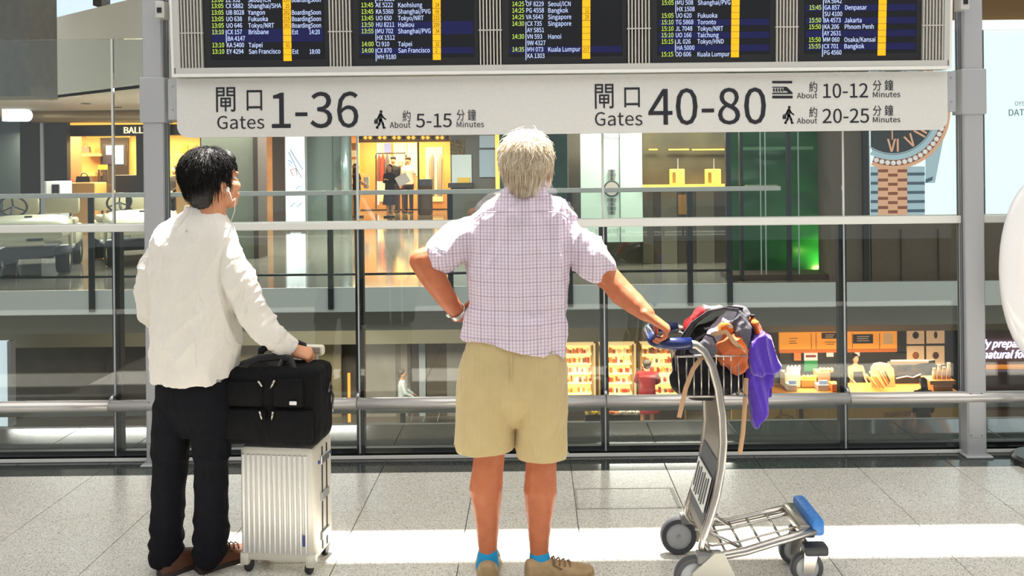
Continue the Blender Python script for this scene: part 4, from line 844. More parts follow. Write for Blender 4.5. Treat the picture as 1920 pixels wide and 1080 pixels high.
# ---------------------------------------------------------------- older man
DO = 3.375
def po(px, py, d=0.): return P(px, py, DO + d)
X = V((1, 0, 0)); Y = V((0, 1, 0)); Z = V((0, 0, 1))
om = thing('person', 'white haired person in pale checked shirt and beige shorts holding the luggage trolley', 'person', (po(960, 1080).x, DO, 0))
MO = headM(po(988, 313, -.0), math.radians(6), math.radians(10))
bd = MB(); head_mb(bd, MO)
bd.chain([po(985, 372, .02), po(982, 395, 0)], [(.066, .066), (.09, .07)], 18)
bd.rings([ering(po(976, y), X*a, Y*b) for y, a, b in ((395, .13, .08), (430, .17, .10), (500, .165, .115), (580, .16, .12), (650, .165, .12), (710, .17, .12))])
# left arm (hand on hip)
bd.chain([po(893, 448), po(846, 470, -.02), po(792, 489, -.045)], [.045, .052, .049], 18); bd.chain([po(790, 489, -.045), po(812, 520, -.03), po(838, 560, .0), po(859, 588, .05)], [.048, .050, .040, .030], 18)
hand(bd, po(861, 590, .055), (.62, .72, .05), (.72, -.62, -.1), (0, -.1, 1), .45)
# right arm to the trolley
bd.chain([po(1058, 452), po(1105, 488, -.015), po(1148, 528, -.03)], [.042, .053, .049], 18); bd.chain([po(1146, 526, -.03), po(1166, 550, -.05), po(1193, 572, -.085), po(1213, 589, -.115)], [.048, .050, .041, .031], 18)
hand(bd, po(1215, 592, -.122), (.72, .06, -.50), (-.40, .10, -.90), (.1, .9, .0), 1.15)
# legs
for (hip, knee, calf, low, ank, foot) in ((po(925, 715), po(918, 850, .0), po(911, 915, -.01), po(914, 980), po(915, 1036, .0), po(915, 1062, .03)), (po(1015, 715), po(1015, 858), po(1013, 920, -.01), po(1011, 985), po(1011, 1040, 0), po(1022, 1066, .0))):
    bd.chain([hip, knee, (knee + calf)/2, calf, low, ank, foot], [.088, .061, .062, (.066, .066), .047, .036, .036], 20)
m_skin_o = skin_mat('tanned_skin', (196, 116, 76), (178, 98, 60))
me = blob(bd, .0042, 5); displace(me, lambda p, n: .0012*noise.noise(p*40)); body_o = link(me, 'body', m_skin_o, om, True)
face_parts(MO, om, (90, 120, 140))
# hair
hs = MB(); hs.ell((0, -.024, .046), (.094, .112, .098)); hs.ell((0, -.072, -.02), (.078, .055, .066)); hs.ell((0, -.064, -.065), (.054, .045, .045)); hs.ell((-.072, -.02, .012), (.030, .062, .050)); hs.ell((.072, -.02, .012), (.030, .062, .050))
hs.xf(MO); hm = blob(hs, .005, 5); displace(hm, lambda p, n: .004*noise.noise(p*16) - .004)
m_hair_o = mat('silver_blond_hair', (226, 208, 178), .5, var=(70, (188, 166, 132), .35), bump=(300, .3, .003))
ho = link(hm, 'hair', m_hair_o, om, True); m_st = [mat('hair_strand_pale', (240, 228, 206), .45), mat('hair_strand_dark', (196, 172, 136), .5)]
for i in range(2):
    st = strands(MO, 2600 if i == 0 else 1700, (.005, -.05, .13), ((0, -.028, .040), (.100, .118, .103)), .085, .0012, .7, lambda p: (-.02 + 2.2*max(0, abs(p.x) - .05)) if p.y < -.03 else (.0 if p.y < .04 else .06), 5 + i, .62, .009)
    tag(st.build('hair_strands', m_st[i], ho, True), kind='stuff')
st = strands(MO, 110, (.005, -.05, .13), ((0, -.028, .045), (.102, .12, .106)), .06, .0009, .2, lambda p: .0 if p.y < .03 else .07, 23, 1.3, .014); tag(st.build('hair_wisps', m_st[0], ho, True), kind='stuff')
# shirt
sh = MB()
hemL, hemR = po(867, 627), po(1066, 664); hc = (hemL + hemR)/2; ha = (hemR - hemL)/2
sh.rings([ering(hc, ha*1.0, Y*.150), ering(po(968, 628), V(((1065-872)/2/474, 0, -.02)), Y*.150), ering(po(974, 585), X*.192, Y*.146), ering(po(973, 540), X*.193, Y*.142), ering(po(973, 495), X*.203, Y*.138), ering(po(976, 450), X*.210, Y*.130),
          ering(po(978, 422), X*.212, Y*.120), ering(po(979, 402), X*.203, Y*.110), ering(po(980, 387, -.003), X*.178, Y*.098), ering(po(982, 374, -.003), X*.135, Y*.088), ering(po(984, 363), X*.098, Y*.080), ering(po(986, 352, .0), X*.078, Y*.074)])
sh.chain([po(898, 432), po(866, 447, -.01), po(832, 472, -.025)], [.066, .076, .075], 20); sh.chain([po(1056, 440), po(1088, 462, -.008), po(1119, 496, -.015)], [.062, .073, .069], 20)
me = blob(sh, .0055, 5)
def fold_o(p, n):
    q = p - V((po(970, 500).x, DO, 1.2)); f = 0
    f += .026*ridge(nz(V((p.x + .35*abs(q.x), p.y, p.z)), (7, 6, 2.4), 3)) - .013
    f += .012*ridge(nz(V((p.x - .4*p.z, p.y, p.z)), (12, 9, 7), 8)) - .006 + .0015*noise.noise(p*60)
    # waist bunching where the hand presses, and the centre box pleat
    f += .010*math.exp(-((p.z - 1.03 + .12*q.x)/.028)**2)*(.55 + .45*math.sin(q.x*26)) - .006*math.exp(-((p.z - 1.075 + .12*q.x)/.02)**2)
    if n.y < 0 and p.z < 1.47: f += .007*math.exp(-((q.x + .005)/.020)**2)*min(1, max(0, (p.z - .98)/.3))
    return f
displace(me, fold_o)
m_shirt_o = fabric('checked_shirt', (232, 222, 230), (224, 212, 222), plaid=(('X', .0135, .34, (176, 146, 174), .55), ('X', .054, .09, (130, 104, 132), .3), ('Z', .0135, .30, (180, 152, 178), .45), ('Z', .054, .08, (136, 110, 136), .28)))
so = link(me, 'shirt', m_shirt_o, om, True)
# yoke seam, collar, loop
MB().tube([po(x, 397 + abs(x - 978)*.02 + (12 if x < 900 or x > 1052 else 0), -.150 if 905 < x < 1050 else -.11) for x in range(890, 1068, 16)], .0028, 6).build('yoke_seam', m_shirt_o, so, True)
cl = []
for k in range(13):
    a = math.radians(200 + 140*k/12); c = po(985, 358); cl.append(c + X*(.079*math.cos(a)) + Y*(.074*math.sin(a)))
MB().rings([[q + Z*.018*(1), q*1 + (q - po(985, 358)).normalized()*.008 + Z*.016, q + (q - po(985, 358)).normalized()*.016 - Z*.030, q + (q - po(985, 358)).normalized()*.010 - Z*.032] for q in cl]).build('collar', m_shirt_o, so, 'auto')
MB().tube([po(972, 405, -.152), po(974, 418, -.156), po(978, 418, -.156), po(980, 405, -.152)], .002, 6).build('locker_loop', m_shirt_o, so, True)
# shorts
sr = MB(); sr.rings([ering(po(966, y), X*a, Y*b) for y, a, b in ((610, .172, .125), (650, .196, .135), (700, .206, .142), (735, .200, .134), (765, .17, .10), (795, .12, .06))])
sr.chain([po(915, 690), po(912, 760), po(908, 829, .0)], [(.115, .135), (.116, .13), (.121, .125)], 22); sr.chain([po(1012, 695), po(1015, 770), po(1017, 843)], [(.105, .135), (.103, .13), (.103, .12)], 22)
me = blob(sr, .0055, 4)
for v in me.vertices:                          # square off the leg openings
    zl = po(908, 838).z if v.co.x < po(966, 800).x else po(1017, 852).z
    if v.co.z < zl: v.co.z = zl + (v.co.z - zl)*.12
displace(me, lambda p, n: .008*ridge(nz(p, (9, 7, 3), 5)) - .004 + .005*ridge(nz(V((p.x, p.y, p.z + p.x*.8)), (10, 8, 9), 2))*math.exp(-((p.z - .74)/.09)**2))
m_short = fabric('seersucker', (206, 186, 140), (196, 176, 128), stripe=(('X', .0066, .4, (176, 154, 104), .5),))
sho = link(me, 'shorts', m_short, om, True)
MB().tube([po(851 + k*9.5, 832 + k*.5, -.118*math.sin(math.pi*min(1, max(0, (k + .7)/13)))) for k in range(13)], .0022, 6).build('hem_seam', m_short, sho, True)
MB().tube([po(970 + k*8, 846 + k*.2, -.115*math.sin(math.pi*min(1, max(0, (k + .7)/13)))) for k in range(13)], .0022, 6).build('hem_seam', m_short, sho, True)
MB().tube([po(958, y, -.140 + (.02 if y > 725 else 0)) for y in range(664, 736, 12)], .0025, 6).build('seat_seam', m_short, sho, True)
# watch, socks, shoes
wr = po(858, 585, .045); wd = (po(862, 590, .055) - po(838, 560)).normalized(); m_wsteel = mat('watch_steel', (190, 188, 182), .25, .9)
s1 = wd.cross(Y).normalized(); s2 = wd.cross(s1)
wt = MB().rings([[wr + wd*(o) + (s1*math.cos(t) + s2*math.sin(t))*(.034 + e) for t in [2*math.pi*k/24 for k in range(24)]] for o, e in ((-.010, 0), (-.010, .003), (.010, .003), (.010, 0))], closed=True, cap=False).build('wristwatch', m_wsteel, om, 'auto')
MB().chain([wr - X*.034 - Z*.012 - wd*.006, wr - X*.034 - Z*.012 + wd*.006], [(.014, .006), (.014, .006)], 12).build('watch_case', m_wsteel, wt, True)
m_sock = mat('turquoise_sock', (20, 150, 206), .8, bump=(300, .3, .002))
for a, b in ((po(915, 1032), po(914, 1060, .01)), (po(1011, 1036), po(1014, 1066, .0))): MB().chain([a, (a+b)/2, b], [.0385, .042, .046], 18).build('sock', m_sock, om, True)
hl = po(912, 1072); shoe(om, (hl.x + .008, DO - .065, 0), math.radians(-2), .285, (176, 146, 104), (186, 164, 128), 'tan canvas shoe pointing away', (120, 92, 62), .052, .082)
hl = po(988, 1072); shoe(om, (hl.x - .005, DO - .03, 0), math.radians(78), .275, (178, 148, 106), (186, 164, 128), 'tan canvas shoe pointing right', (130, 100, 70), .052, .082)
# ---------------------------------------------------------------- younger man
DM = 3.47
def pm(px, py, d=0.): return P(px, py, DM + d)
ym = thing('person', 'black haired person in white shirt and dark jeans with earphones holding a bag', 'person', (pm(360, 1070).x, DM, 0))
TY = math.radians(20); R = V((math.cos(TY), -math.sin(TY), 0)); Fw = V((math.sin(TY), math.cos(TY), 0))
MY = headM(pm(402, 341, -.01), math.radians(38), math.radians(9))
bd = MB(); head_mb(bd, MY, 1.0); bd.chain([pm(390, 388, .0), pm(379, 415, 0)], [(.058, .058), (.060, .055)], 18)
bd.rings([ering(pm(366, y), R*a, Fw*b) for y, a, b in ((425, .09, .06), (460, .135, .08), (520, .14, .095), (600, .13, .095), (680, .12, .09), (730, .115, .085))])
bd.chain([pm(316, 462, .04), pm(287, 553, .035), pm(300, 600, .20)], [.034, .034, .028], 14); hand(bd, pm(302, 600, .22), (.5, .8, .3), (.5, -.4, .6), (0, 0, 1), .8)
bd.chain([pm(428, 480, -.045), pm(470, 588, -.045), pm(538, 652, .03)], [.034, .034, .028], 14); hand(bd, pm(541, 655, .035), (.88, .25, -.28), (.05, .45, -.85), (.3, .9, .35), 1.2)
for (h, k, a) in ((pm(328, 730, .03), pm(321, 868, .02), pm(313, 1045, .0)), (pm(400, 730, -.03), pm(395, 868, -.02), pm(394, 1040, .0))): bd.chain([h, k, a], [.055, .045, .036], 14)
me = blob(bd, .0042, 5); m_skin_y = skin_mat('light_tan_skin', (214, 154, 116), (200, 136, 98)); link(me, 'body', m_skin_y, ym, True); face_parts(MY, ym)
hs = MB(); hs.ell((0, -.026, .046), (.089, .106, .094)); hs.ell((0, -.070, -.02), (.074, .055, .07)); hs.ell((0, -.066, -.06), (.058, .042, .045)); hs.ell((0, .045, .085), (.070, .05, .042)); hs.ell((-.066, -.01, .01), (.024, .05, .045)); hs.ell((.066, -.012, .016), (.024, .045, .038))
hs.xf(MY); hm = blob(hs, .0045, 4); displace(hm, lambda p, n: .005*noise.noise(p*32) + .004*noise.noise(V((p.x*80, p.y*80, p.z*25))))
m_hair_y = mat('black_hair', (18, 15, 14), .6, var=(60, (36, 30, 27), .3), bump=(280, .4, .003)); hy = link(hm, 'hair', m_hair_y, ym, True)
st = strands(MY, 1500, (.0, .0, .16), ((0, -.026, .046), (.091, .109, .097)), .055, .0011, .6, lambda p: -.05 if p.y < -.03 else (.0 if p.y < .03 else .06), 11, .7, .010); tag(st.build('hair_strands', mat('black_strand', (20, 17, 16), .7, spec=.2), hy, True), kind='stuff')
ear = MY @ V((.090, -.002, -.030)); eb = MB().ell(ear, (.008, .008, .010), None, 12, 8).build('earbud', m_white, ym, True)
MB().tube([ear, ear + V((.012, -.012, -.012)), ear + V((.022, -.012, -.045)), pm(441, 372, -.03), pm(440, 395, -.02), pm(432, 418, .02), pm(428, 440, .09)], .0017, 6).build('earphone_cord', m_white, eb, True)
# shirt
sh = MB(); sh.rings([ering(pm(367, 708), R*.166 + Z*.004, Fw*.128), ering(pm(366, 690), R*.170, Fw*.130), ering(pm(366, 640), R*.176, Fw*.136), ering(pm(364, 580), R*.178, Fw*.134), ering(pm(363, 520), R*.180, Fw*.128), ering(pm(364, 470), R*.186, Fw*.120),
    ering(pm(366, 442), R*.183, Fw*.108), ering(pm(369, 423), R*.160, Fw*.095), ering(pm(375, 408), R*.118, Fw*.084), ering(pm(381, 400), R*.090, Fw*.076), ering(pm(386, 394), R*.070, Fw*.068)])
sh.chain([pm(318, 462, .04), pm(293, 505, .045), pm(283, 552, .03), pm(290, 585, .11), pm(300, 600, .17)], [.062, .066, .058, .053, .045], 20)
sh.chain([pm(424, 476, -.04), pm(450, 525, -.05), pm(472, 588, -.045), pm(500, 622, -.02), pm(536, 650, .025)], [.066, .070, .060, .052, .043], 20)
me = blob(sh, .0055, 5)
def fold_y(p, n):
    c = pm(366, 560); q = p - c; f = .022*ridge(nz(V((p.x + p.z*.35, p.y, p.z)), (6, 6, 2.2), 1)) - .011 + .010*ridge(nz(V((p.x - p.z*.5, p.y, p.z)), (10, 8, 6), 6)) - .003 + .0012*noise.noise(p*60)
    if q.x > .16: f += (.008*ridge(nz(V((p.x*.6 - p.z*.9, p.y, p.x*.9 + p.z*.6)), (26, 9, 7), 2)) - .004) * min(1, (q.x - .16)/.06)
    if p.x < pm(296, 500).x: f += .007*ridge(nz(p, (6, 6, 24), 5)) - .0035
    if n.y < 0 and 1.10 < p.z < 1.40: f += .006*math.exp(-((q.x + .035)/.018)**2)*min(1, (p.z - 1.10)/.2)
    return f
displace(me, fold_y); m_shirt_y = fabric('white_cotton', (228, 223, 214), (222, 216, 206)); sy_ = link(me, 'shirt', m_shirt_y, ym, True)
cl = []; cc = pm(386, 394)
for k in range(13):
    a = math.radians(190 + 160*k/12) - TY; cl.append(cc + X*(.073*math.cos(a)) + Y*(.071*math.sin(a)) + Z*(-.012*(k/12)))
MB().rings([[q + Z*.022, q + (q - cc).normalized()*.008 + Z*.020, q + (q - cc).normalized()*.018 - Z*.030, q + (q - cc).normalized()*.010 - Z*.032] for q in cl]).build('collar', m_shirt_y, sy_, 'auto')
ca, cb = pm(524, 641, .012), pm(546, 657, .03); dcu = (cb - ca).normalized(); e1 = dcu.cross(Y).normalized(); e2 = dcu.cross(e1)
cf_ = MB().rings([[ca + (cb - ca)*t + (e1*math.cos(a) + e2*math.sin(a))*r_ for a in [2*math.pi*k/22 for k in range(22)]] for t, r_ in ((0, .046), (0, .050), (.9, .048), (1, .045), (1, .040), (.1, .042))], cap=False, closed=True).build('cuff', m_shirt_y, sy_, 'auto')
for t in (.25, .6): MB().ell(ca + (cb - ca)*t - Y*.046 - Z*.008, (.004, .003, .004), None, 8, 6).build('button', mat('button_grey', (120, 112, 100), .4), cf_, True)
MB().tube([pm(350, 428, -.108), pm(347, 434, -.115), pm(353, 434, -.115), pm(350, 428, -.108)], .0022, 6).build('locker_loop', m_shirt_y, sy_, True)
# jeans
jn = MB(); jn.rings([ering(pm(367, y), R*a, Fw*b) for y, a, b in ((690, .150, .11), (720, .162, .12), (755, .164, .118), (785, .14, .09), (815, .08, .05))])
jn.chain([pm(330, 760, .02), pm(323, 820, .02), pm(320, 868, .01), pm(316, 930, .015), pm(313, 990, .0), pm(311, 1040, .0)], [(.086, .10), (.078, .088), (.068, .076), (.064, .072), (.063, .072), (.064, .075)], 22)
jn.chain([pm(402, 760, -.02), pm(398, 820, -.02), pm(396, 868, -.015), pm(396, 930, -.01), pm(396, 990, .0), pm(394, 1036, .0)], [(.088, .10), (.076, .088), (.066, .076), (.063, .072), (.067, .074), (.064, .075)], 22)
me = blob(jn, .0055, 5)
def fold_j(p, n):
    lo = math.exp(-((p.z - .12)/.12)**2) + .7*math.exp(-((p.z - .48)/.06)**2)
    return (.013*ridge(nz(V((p.x, p.y, p.z + p.x*.5)), (5, 5, 15), 4)) - .006)*lo + .006*ridge(nz(p, (9, 7, 6), 4)) - .003
displace(me, fold_j); m_jean = fabric('dark_denim', (15, 15, 19), (20, 21, 27), .9, 500, .4, 0.); jo = link(me, 'jeans', m_jean, ym, True)
MB().tube([pm(300 + k*10, 722 + 3*math.sin(k), -.13 + .004*abs(k-6)) for k in range(4)], .002, 6).build('pocket_seam', m_jean, jo, True); MB().cbox(pm(410, 714, -.145), (.018, .003, .01)).build('pocket_badge', mat('badge', (150, 150, 156), .4, .5), jo)
shoe(ym, (pm(309, 1070).x, 3.42, 0), math.radians(42), .28, (92, 54, 34), (40, 30, 26), 'brown leather shoe at the left', None, .047, .085); shoe(ym, (pm(372, 1066).x, 3.455, 0), math.radians(46), .262, (104, 60, 34), (44, 32, 26), 'brown leather shoe beside the suitcase', (70, 42, 26), .047, .085)
# ================================================================ luggage
ST = math.radians(-7); SN = V((math.sin(ST), -math.cos(ST), 0)); SX = V((math.cos(ST), math.sin(ST), 0))
fc = P(519, 1075, 3.43); SC = V((fc.x, 3.43, 0)) - SN*.11
SM = Matrix.Translation(SC) @ Matrix.Rotation(ST, 4, 'Z')
m_alum = mat('ribbed_aluminium', (206, 206, 204), .34, .55, var=(12, (196, 196, 194))); m_shell = mat('case_shell', (212, 208, 196), .4, .3); m_navy = mat('navy_badge', (40, 56, 130), .4)
sc_ = thing('suitcase', 'silver ribbed hard-shell suitcase standing beside the person in jeans', 'suitcase', SC)
def sb(a, b, nm, m, par, ch=0., sm=False): return MB().box(a, b, ch).xf(SM).build(nm, m, par, sm)
shell = sb((-.157, -.108, .045), (.157, .11, .515), 'shell', m_shell, sc_, .024, 'auto')
for i in range(13):
    x = -.138 + i*.0218
    MB().rings([[(x + .0085*math.cos(a), -.107 - .007*math.sin(a), z) for a in [math.pi*k/6 for k in range(7)]] for z in (.085, .09, .475, .48)]).xf(SM).build('rib', m_alum, sc_, 'auto')
for y in (-.02, .03): sb((.1555, y, .07), (.1595, y + .008, .49), 'seam', m_black, sc_)
for z in (.11, .27, .42): sb((.156, -.035, z), (.164, .05, z + .035), 'latch', m_steel, sc_, .003)
for y in (-.06, .07): sb((.156, y, .43), (.163, y + .012, .445), 'rivet', m_navy, sc_, .003)
sb((.112, -.117, .12), (.122, -.112, .165), 'badge', m_navy, sc_, .002)
for x in (-.14, .115):
    for y in (-.10, .07): MB().lathe([(.001, -.012), (.022, -.012), (.024, 0), (.022, .012), (.001, .012)], (x + .012, y + .015, .024), 'X', 16).xf(SM).build('wheel', m_black, sc_, 'auto')
for x, y in ((-.157, -.112), (.118, -.112), (.118, .072), (-.157, .072)): sb((x, y, .03), (x + .04, y + .042, .085), 'corner_guard', m_shell, sc_, .010, 'auto')
for x in (.02, .10): MB().tube([(x, .085, .51), (x, .085, .845)], .007, 10).xf(SM).build('handle_rod', m_steel, sc_, True)
gr_ = sb((-.01, .06, .842), (.135, .10, .885), 'grip', mat('cream_grip', (222, 216, 196), .45), sc_, .012, 'auto')
for k in range(5): sb((.055, .0585, .851 + k*.006), (.125, .0605, .8535 + k*.006), 'grip_groove', mat('groove_grey', (120, 114, 98), .6), gr_)
# ---- black bag on the suitcase
BGC = SC + SX*(-.012) + SN*.035; BGM = Matrix.Translation(BGC) @ Matrix.Rotation(ST, 4, 'Z')
m_nyl = fabric('black_nylon', (13, 13, 15), (19, 19, 21), .8, 700, .35, 0.); m_zip = mat('zip_silver', (190, 186, 176), .3, .9)
bg_ = thing('travel_bag', 'black nylon travel bag resting on the silver suitcase', 'bag', BGC + Z*.518)
mb = MB().box((-.205, -.11, .520), (.20, .095, .835), .035)
mb.ell((0, -.085, .60), (.17, .045, .07)); me = blob(mb.xf(BGM), .006, 5); displace(me, lambda p, n: .005*noise.noise(p*9) + .002*noise.noise(p*30)); link(me, 'body', m_nyl, bg_, True)
def bp(a, b, nm, m, par, ch=.012): return MB().box(a, b, ch).xf(BGM).build(nm, m, par, 'auto')
pk = [bp((-.195, -.128, .555), (-.005, -.095, .675), 'front_pocket', m_nyl, bg_), bp((.012, -.128, .555), (.185, -.095, .675), 'front_pocket', m_nyl, bg_), bp((-.195, -.122, .685), (-.02, -.09, .785), 'front_pocket', m_nyl, bg_), bp((.02, -.124, .685), (.15, -.09, .80), 'front_pocket', m_nyl, bg_, .016)]
for q, p0, p1 in ((pk[0], (-.028, -.131, .672), (-.018, -.131, .64)), (pk[1], (.028, -.131, .672), (.022, -.131, .64)), (pk[2], (-.035, -.126, .79), (-.018, -.126, .77)), (pk[3], (.035, -.128, .795), (.018, -.128, .765))):
    MB().tube([p0, p1], [.005, .0035], 8).xf(BGM).build('zip_pull', m_zip, q, True)
bp((.095, -.1305, .70), (.125, -.127, .715), 'badge', mat('tag_white', (220, 220, 222), .4), pk[3], .002)
for y, nm in ((-.075, 'handle'), (.06, 'handle')):
    pts = [(-.11, y, .815), (-.105, y + .0, .87 if y > 0 else .85), (-.06, y + .02, .90 if y > 0 else .865), (.02, y + .03, .905 if y > 0 else .87), (.07, y + .02, .89 if y > 0 else .865), (.095, y, .815)]
    MB().tube(pts, [(.006, .016)]*6, 10, side=(0, 1, 0)).xf(BGM).build(nm, mat('black_leather', (26, 24, 24), .4), bg_, 'auto')
MB().tube([(.02, -.07, .80), (.035, -.035, .86), (.052, .0, .905)], [(.020, .008), (.018, .010), (.015, .012)], 10).xf(BGM).build('handle_wrap', mat('black_leather2', (34, 30, 30), .35), bg_, 'auto')
MB().tube([(.205, .0, .72), (.212, .0, .74), (.208, .02, .76), (.205, .04, .74), (.207, .04, .72), (.205, .0, .72)], .0035, 8).xf(BGM).build('strap_ring', mat('dark_metal2', (90, 88, 86), .3, .8), bg_, True)
MB().tube([(.210, .03, .72), (.214, .035, .69), (.212, .03, .66), (.210, .04, .63)], .005, 8).xf(BGM).build('strap_clip', mat('dark_metal', (90, 88, 86), .3, .8), bg_, True)
# ================================================================ trolley
m_chrome = mat('trolley_steel', (196, 192, 186), .24, .95, var=(10, (176, 170, 162))); m_blue = mat('blue_grip', (14, 30, 84), .3, coat=.3); m_bumper = mat('blue_bumper', (60, 130, 200), .45, var=(40, (40, 100, 180)))
DN, DF = 3.25, 3.56
tr = thing('luggage_trolley', 'steel airport luggage trolley with wire basket and blue handle', 'luggage trolley', V((P(1400, 1060, 3.4).x, 3.4, 0)))
path = [(1290, 644), (1306, 647), (1320, 658), (1335, 685), (1347, 730), (1354, 780), (1356, 830), (1352, 880), (1343, 930), (1330, 975), (1319, 1008), (1316, 1026), (1323, 1040), (1345, 1046), (1400, 1038), (1460, 1022), (1535, 1003)]
near = [P(a, b, DN) for a, b in path]; far = [V((q.x, DF, q.z)) for q in near]
for i in range(13, len(near)):                     # the base narrows to the front
    t = (i - 12)/5.; near[i].y += .05*t; far[i].y -= .05*t
for nm, pts in (('side_tube', near), ('side_tube', far)): MB().tube(pts, .0165, 14, side=(0, 1, 0)).build(nm, m_chrome, tr, True)
hz = near[0].z; hx0 = P(1230, 644, DN).x; hx1 = near[0].x + .012
hp = [V((hx1, DN, hz)), V((hx0 + .05, DN, hz)), V((hx0 + .015, DN + .02, hz)), V((hx0, DN + .07, hz)), V((hx0, DF - .07, hz)), V((hx0 + .015, DF - .02, hz)), V((hx0 + .05, DF, hz)), V((hx1, DF, hz))]
MB().tube(hp, .0235, 16, side=(0, 0, 1)).build('handle', m_blue, tr, True)
# upright panel between the tubes
seg = list(range(4, 11)); rs = []
for i in seg: rs.append([near[i] + V((-.006, .012, 0)), far[i] + V((-.006, -.012, 0)), far[i] + V((.002, -.012, 0)), near[i] + V((.002, .012, 0))])
MB().rings(rs).build('upright_panel', mat('panel_bronze', (150, 138, 126), .35, .6), tr)
def onp(i, f, off): a = near[i].lerp(near[i+1], f); b = far[i].lerp(far[i+1], f); return a + off, b + off
pl = MB()
def strip(i0, f0, i1, f1, t0, t1, off):
    a0, b0 = onp(i0, f0, off); a1, b1 = onp(i1, f1, off); th = V((.003, 0, 0))
    v = [a0.lerp(b0, t0), a0.lerp(b0, t1), a1.lerp(b1, t1), a1.lerp(b1, t0)]
    return MB().add([*v, *[q + th for q in v]], [(0,1,2,3),(7,6,5,4),(0,4,5,1),(1,5,6,2),(2,6,7,3),(3,7,4,0)])
off = V((-.012, 0, 0))
pp = strip(7, -.2, 9, .5, .07, .93, off).build('notice_plate', mat('plate_grey', (90, 92, 96), .5), tr)
w_in = strip(7, .45, 8, .85, .1, .9, off - V((.012, 0, 0))).build('notice_field', m_white, pp)
for k in range(7): strip(7, .55 + .1*(k % 2), 8, .7 - .15*(k % 3 == 0), .15 + k*.105, .19 + k*.105, off - V((.016, 0, 0))).build('notice_mark', mat('mark_grey', (90, 92, 96), .5), pp)
# basket
bx0, bx1, bz0, bz1, by0, by1 = P(1274, 700, 3.28).x, P(1399, 700, 3.28).x, P(1340, 744, 3.28).z, P(1340, 668, 3.28).z, 3.285, 3.53
bk = MB().tube([(bx0, by0, bz1), (bx1, by0, bz1), (bx1, by1, bz1), (bx0, by1, bz1)], .0055, 8, closed=True).build('basket', m_chrome, tr, True)
def wire(a, b, c=None): MB().tube([a, b] + ([c] if c else []), .0032, 6).build('basket_wire', m_chrome, bk, True)
MB().tube([(bx0 + .01, by0, bz0), (bx1, by0, bz0), (bx1, by1, bz0), (bx0 + .01, by1, bz0)], .0045, 8, closed=True).build('basket_wire', m_chrome, bk, True)
for k in range(1, 9):
    x = bx0 + (bx1 - bx0)*k/9.; wire((x, by0, bz1), (x, by0, bz0), (x, by1, bz0)); wire((x, by1, bz0), (x, by1, bz1))
for k in range(1, 5):
    y = by0 + (by1 - by0)*k/5.; wire((bx1, y, bz1), (bx1, y, bz0), (bx0 + .01, y, bz0)); wire((bx0 + .01, y, bz0), (bx0, y, bz1))
# platform
for k in range(5):
    i = 13; t = .12 + k*.2; j = min(int(t*3), 2); a = near[13 + j].lerp(near[14 + j], t*3 - j); b = far[13 + j].lerp(far[14 + j], t*3 - j)
    MB().tube([a, b], .006, 8).build('platform_bar', m_chrome, tr, True)
mid = [near[i].lerp(far[i], .5) for i in range(12, 17)]
for s_ in (-.06, .06): MB().tube([q + V((0, s_, .004)) for q in mid], .005, 8).build('platform_bar', m_chrome, tr, True)
MB().tube([near[9], near[9].lerp(far[9], .5) + V((.06, 0, -.05)), far[9]], .008, 8).build('stay', m_chrome, tr, True); MB().tube([near[10] + V((.01, .02, .02)), near[14] + V((-.01, .03, 0))], .007, 8).build('stay', m_chrome, tr, True); MB().tube([far[10] + V((.01, -.02, .02)), far[14] + V((-.01, -.03, 0))], .007, 8).build('stay', m_chrome, tr, True)
e = near[-1].lerp(far[-1], .5); bm_ = MB().box((e.x - .015, e.y - .13, e.z - .02), (e.x + .035, e.y + .13, e.z + .045), .015); bm_.build('front_bumper', m_bumper, tr, 'auto')
MB().box((e.x - .06, e.y - .115, e.z - .022), (e.x - .012, e.y + .115, e.z + .018), .008).build('front_plate', m_chrome, tr, 'auto')
m_tyre = mat('grey_tyre', (70, 72, 76), .6); m_hub = mat('grey_hub', (176, 178, 180), .45)
def wheel(c, r, wd, par, nm='wheel'):
    o = MB().lathe([(r*.72, -wd/2), (r*.95, -wd/2), (r, -wd*.3), (r, wd*.3), (r*.95, wd/2), (r*.72, wd/2)], c, 'Y', 32, True).build(nm, m_tyre, par, 'auto')
    MB().lathe([(.001, -wd*.42), (r*.3, -wd*.45), (r*.7, -wd*.38), (r*.74, -wd*.3), (r*.74, wd*.3), (r*.7, wd*.38), (.001, wd*.42)], c, 'Y', 32).build('hub', m_hub, o, 'auto'); MB().lathe([(.001, -wd*.62), (r*.1, -wd*.6), (r*.13, -wd*.4)], c, 'Y', 10).build('axle_bolt', m_steel, o); return o
for yy, sgn in ((DN - .02, -1), (DF + .02, 1)):
    cw = V((.592, yy, .076)); wheel(cw, .076, .035, tr)
    pl = [(.585, .055), (.615, .045), (.69, .035), (.775, .03), (.735, .10), (.70, .175), (.665, .175), (.58, .10)]
    MB().prism(pl, yy + sgn*.021, yy + sgn*.034).build('wheel_guard', mat('guard_grey', (176, 174, 164), .45, .3), tr); MB().box((.60, yy - .03, .13), (.70, yy + .03, .165), .008).build('axle_housing', mat('housing_grey', (120, 120, 118), .5), tr, 'auto')
    MB().tube([(.655, yy, .15), (near[10].x, yy - sgn*.02, near[10].z)], .012, 8).build('axle_strut', m_chrome, tr, True)
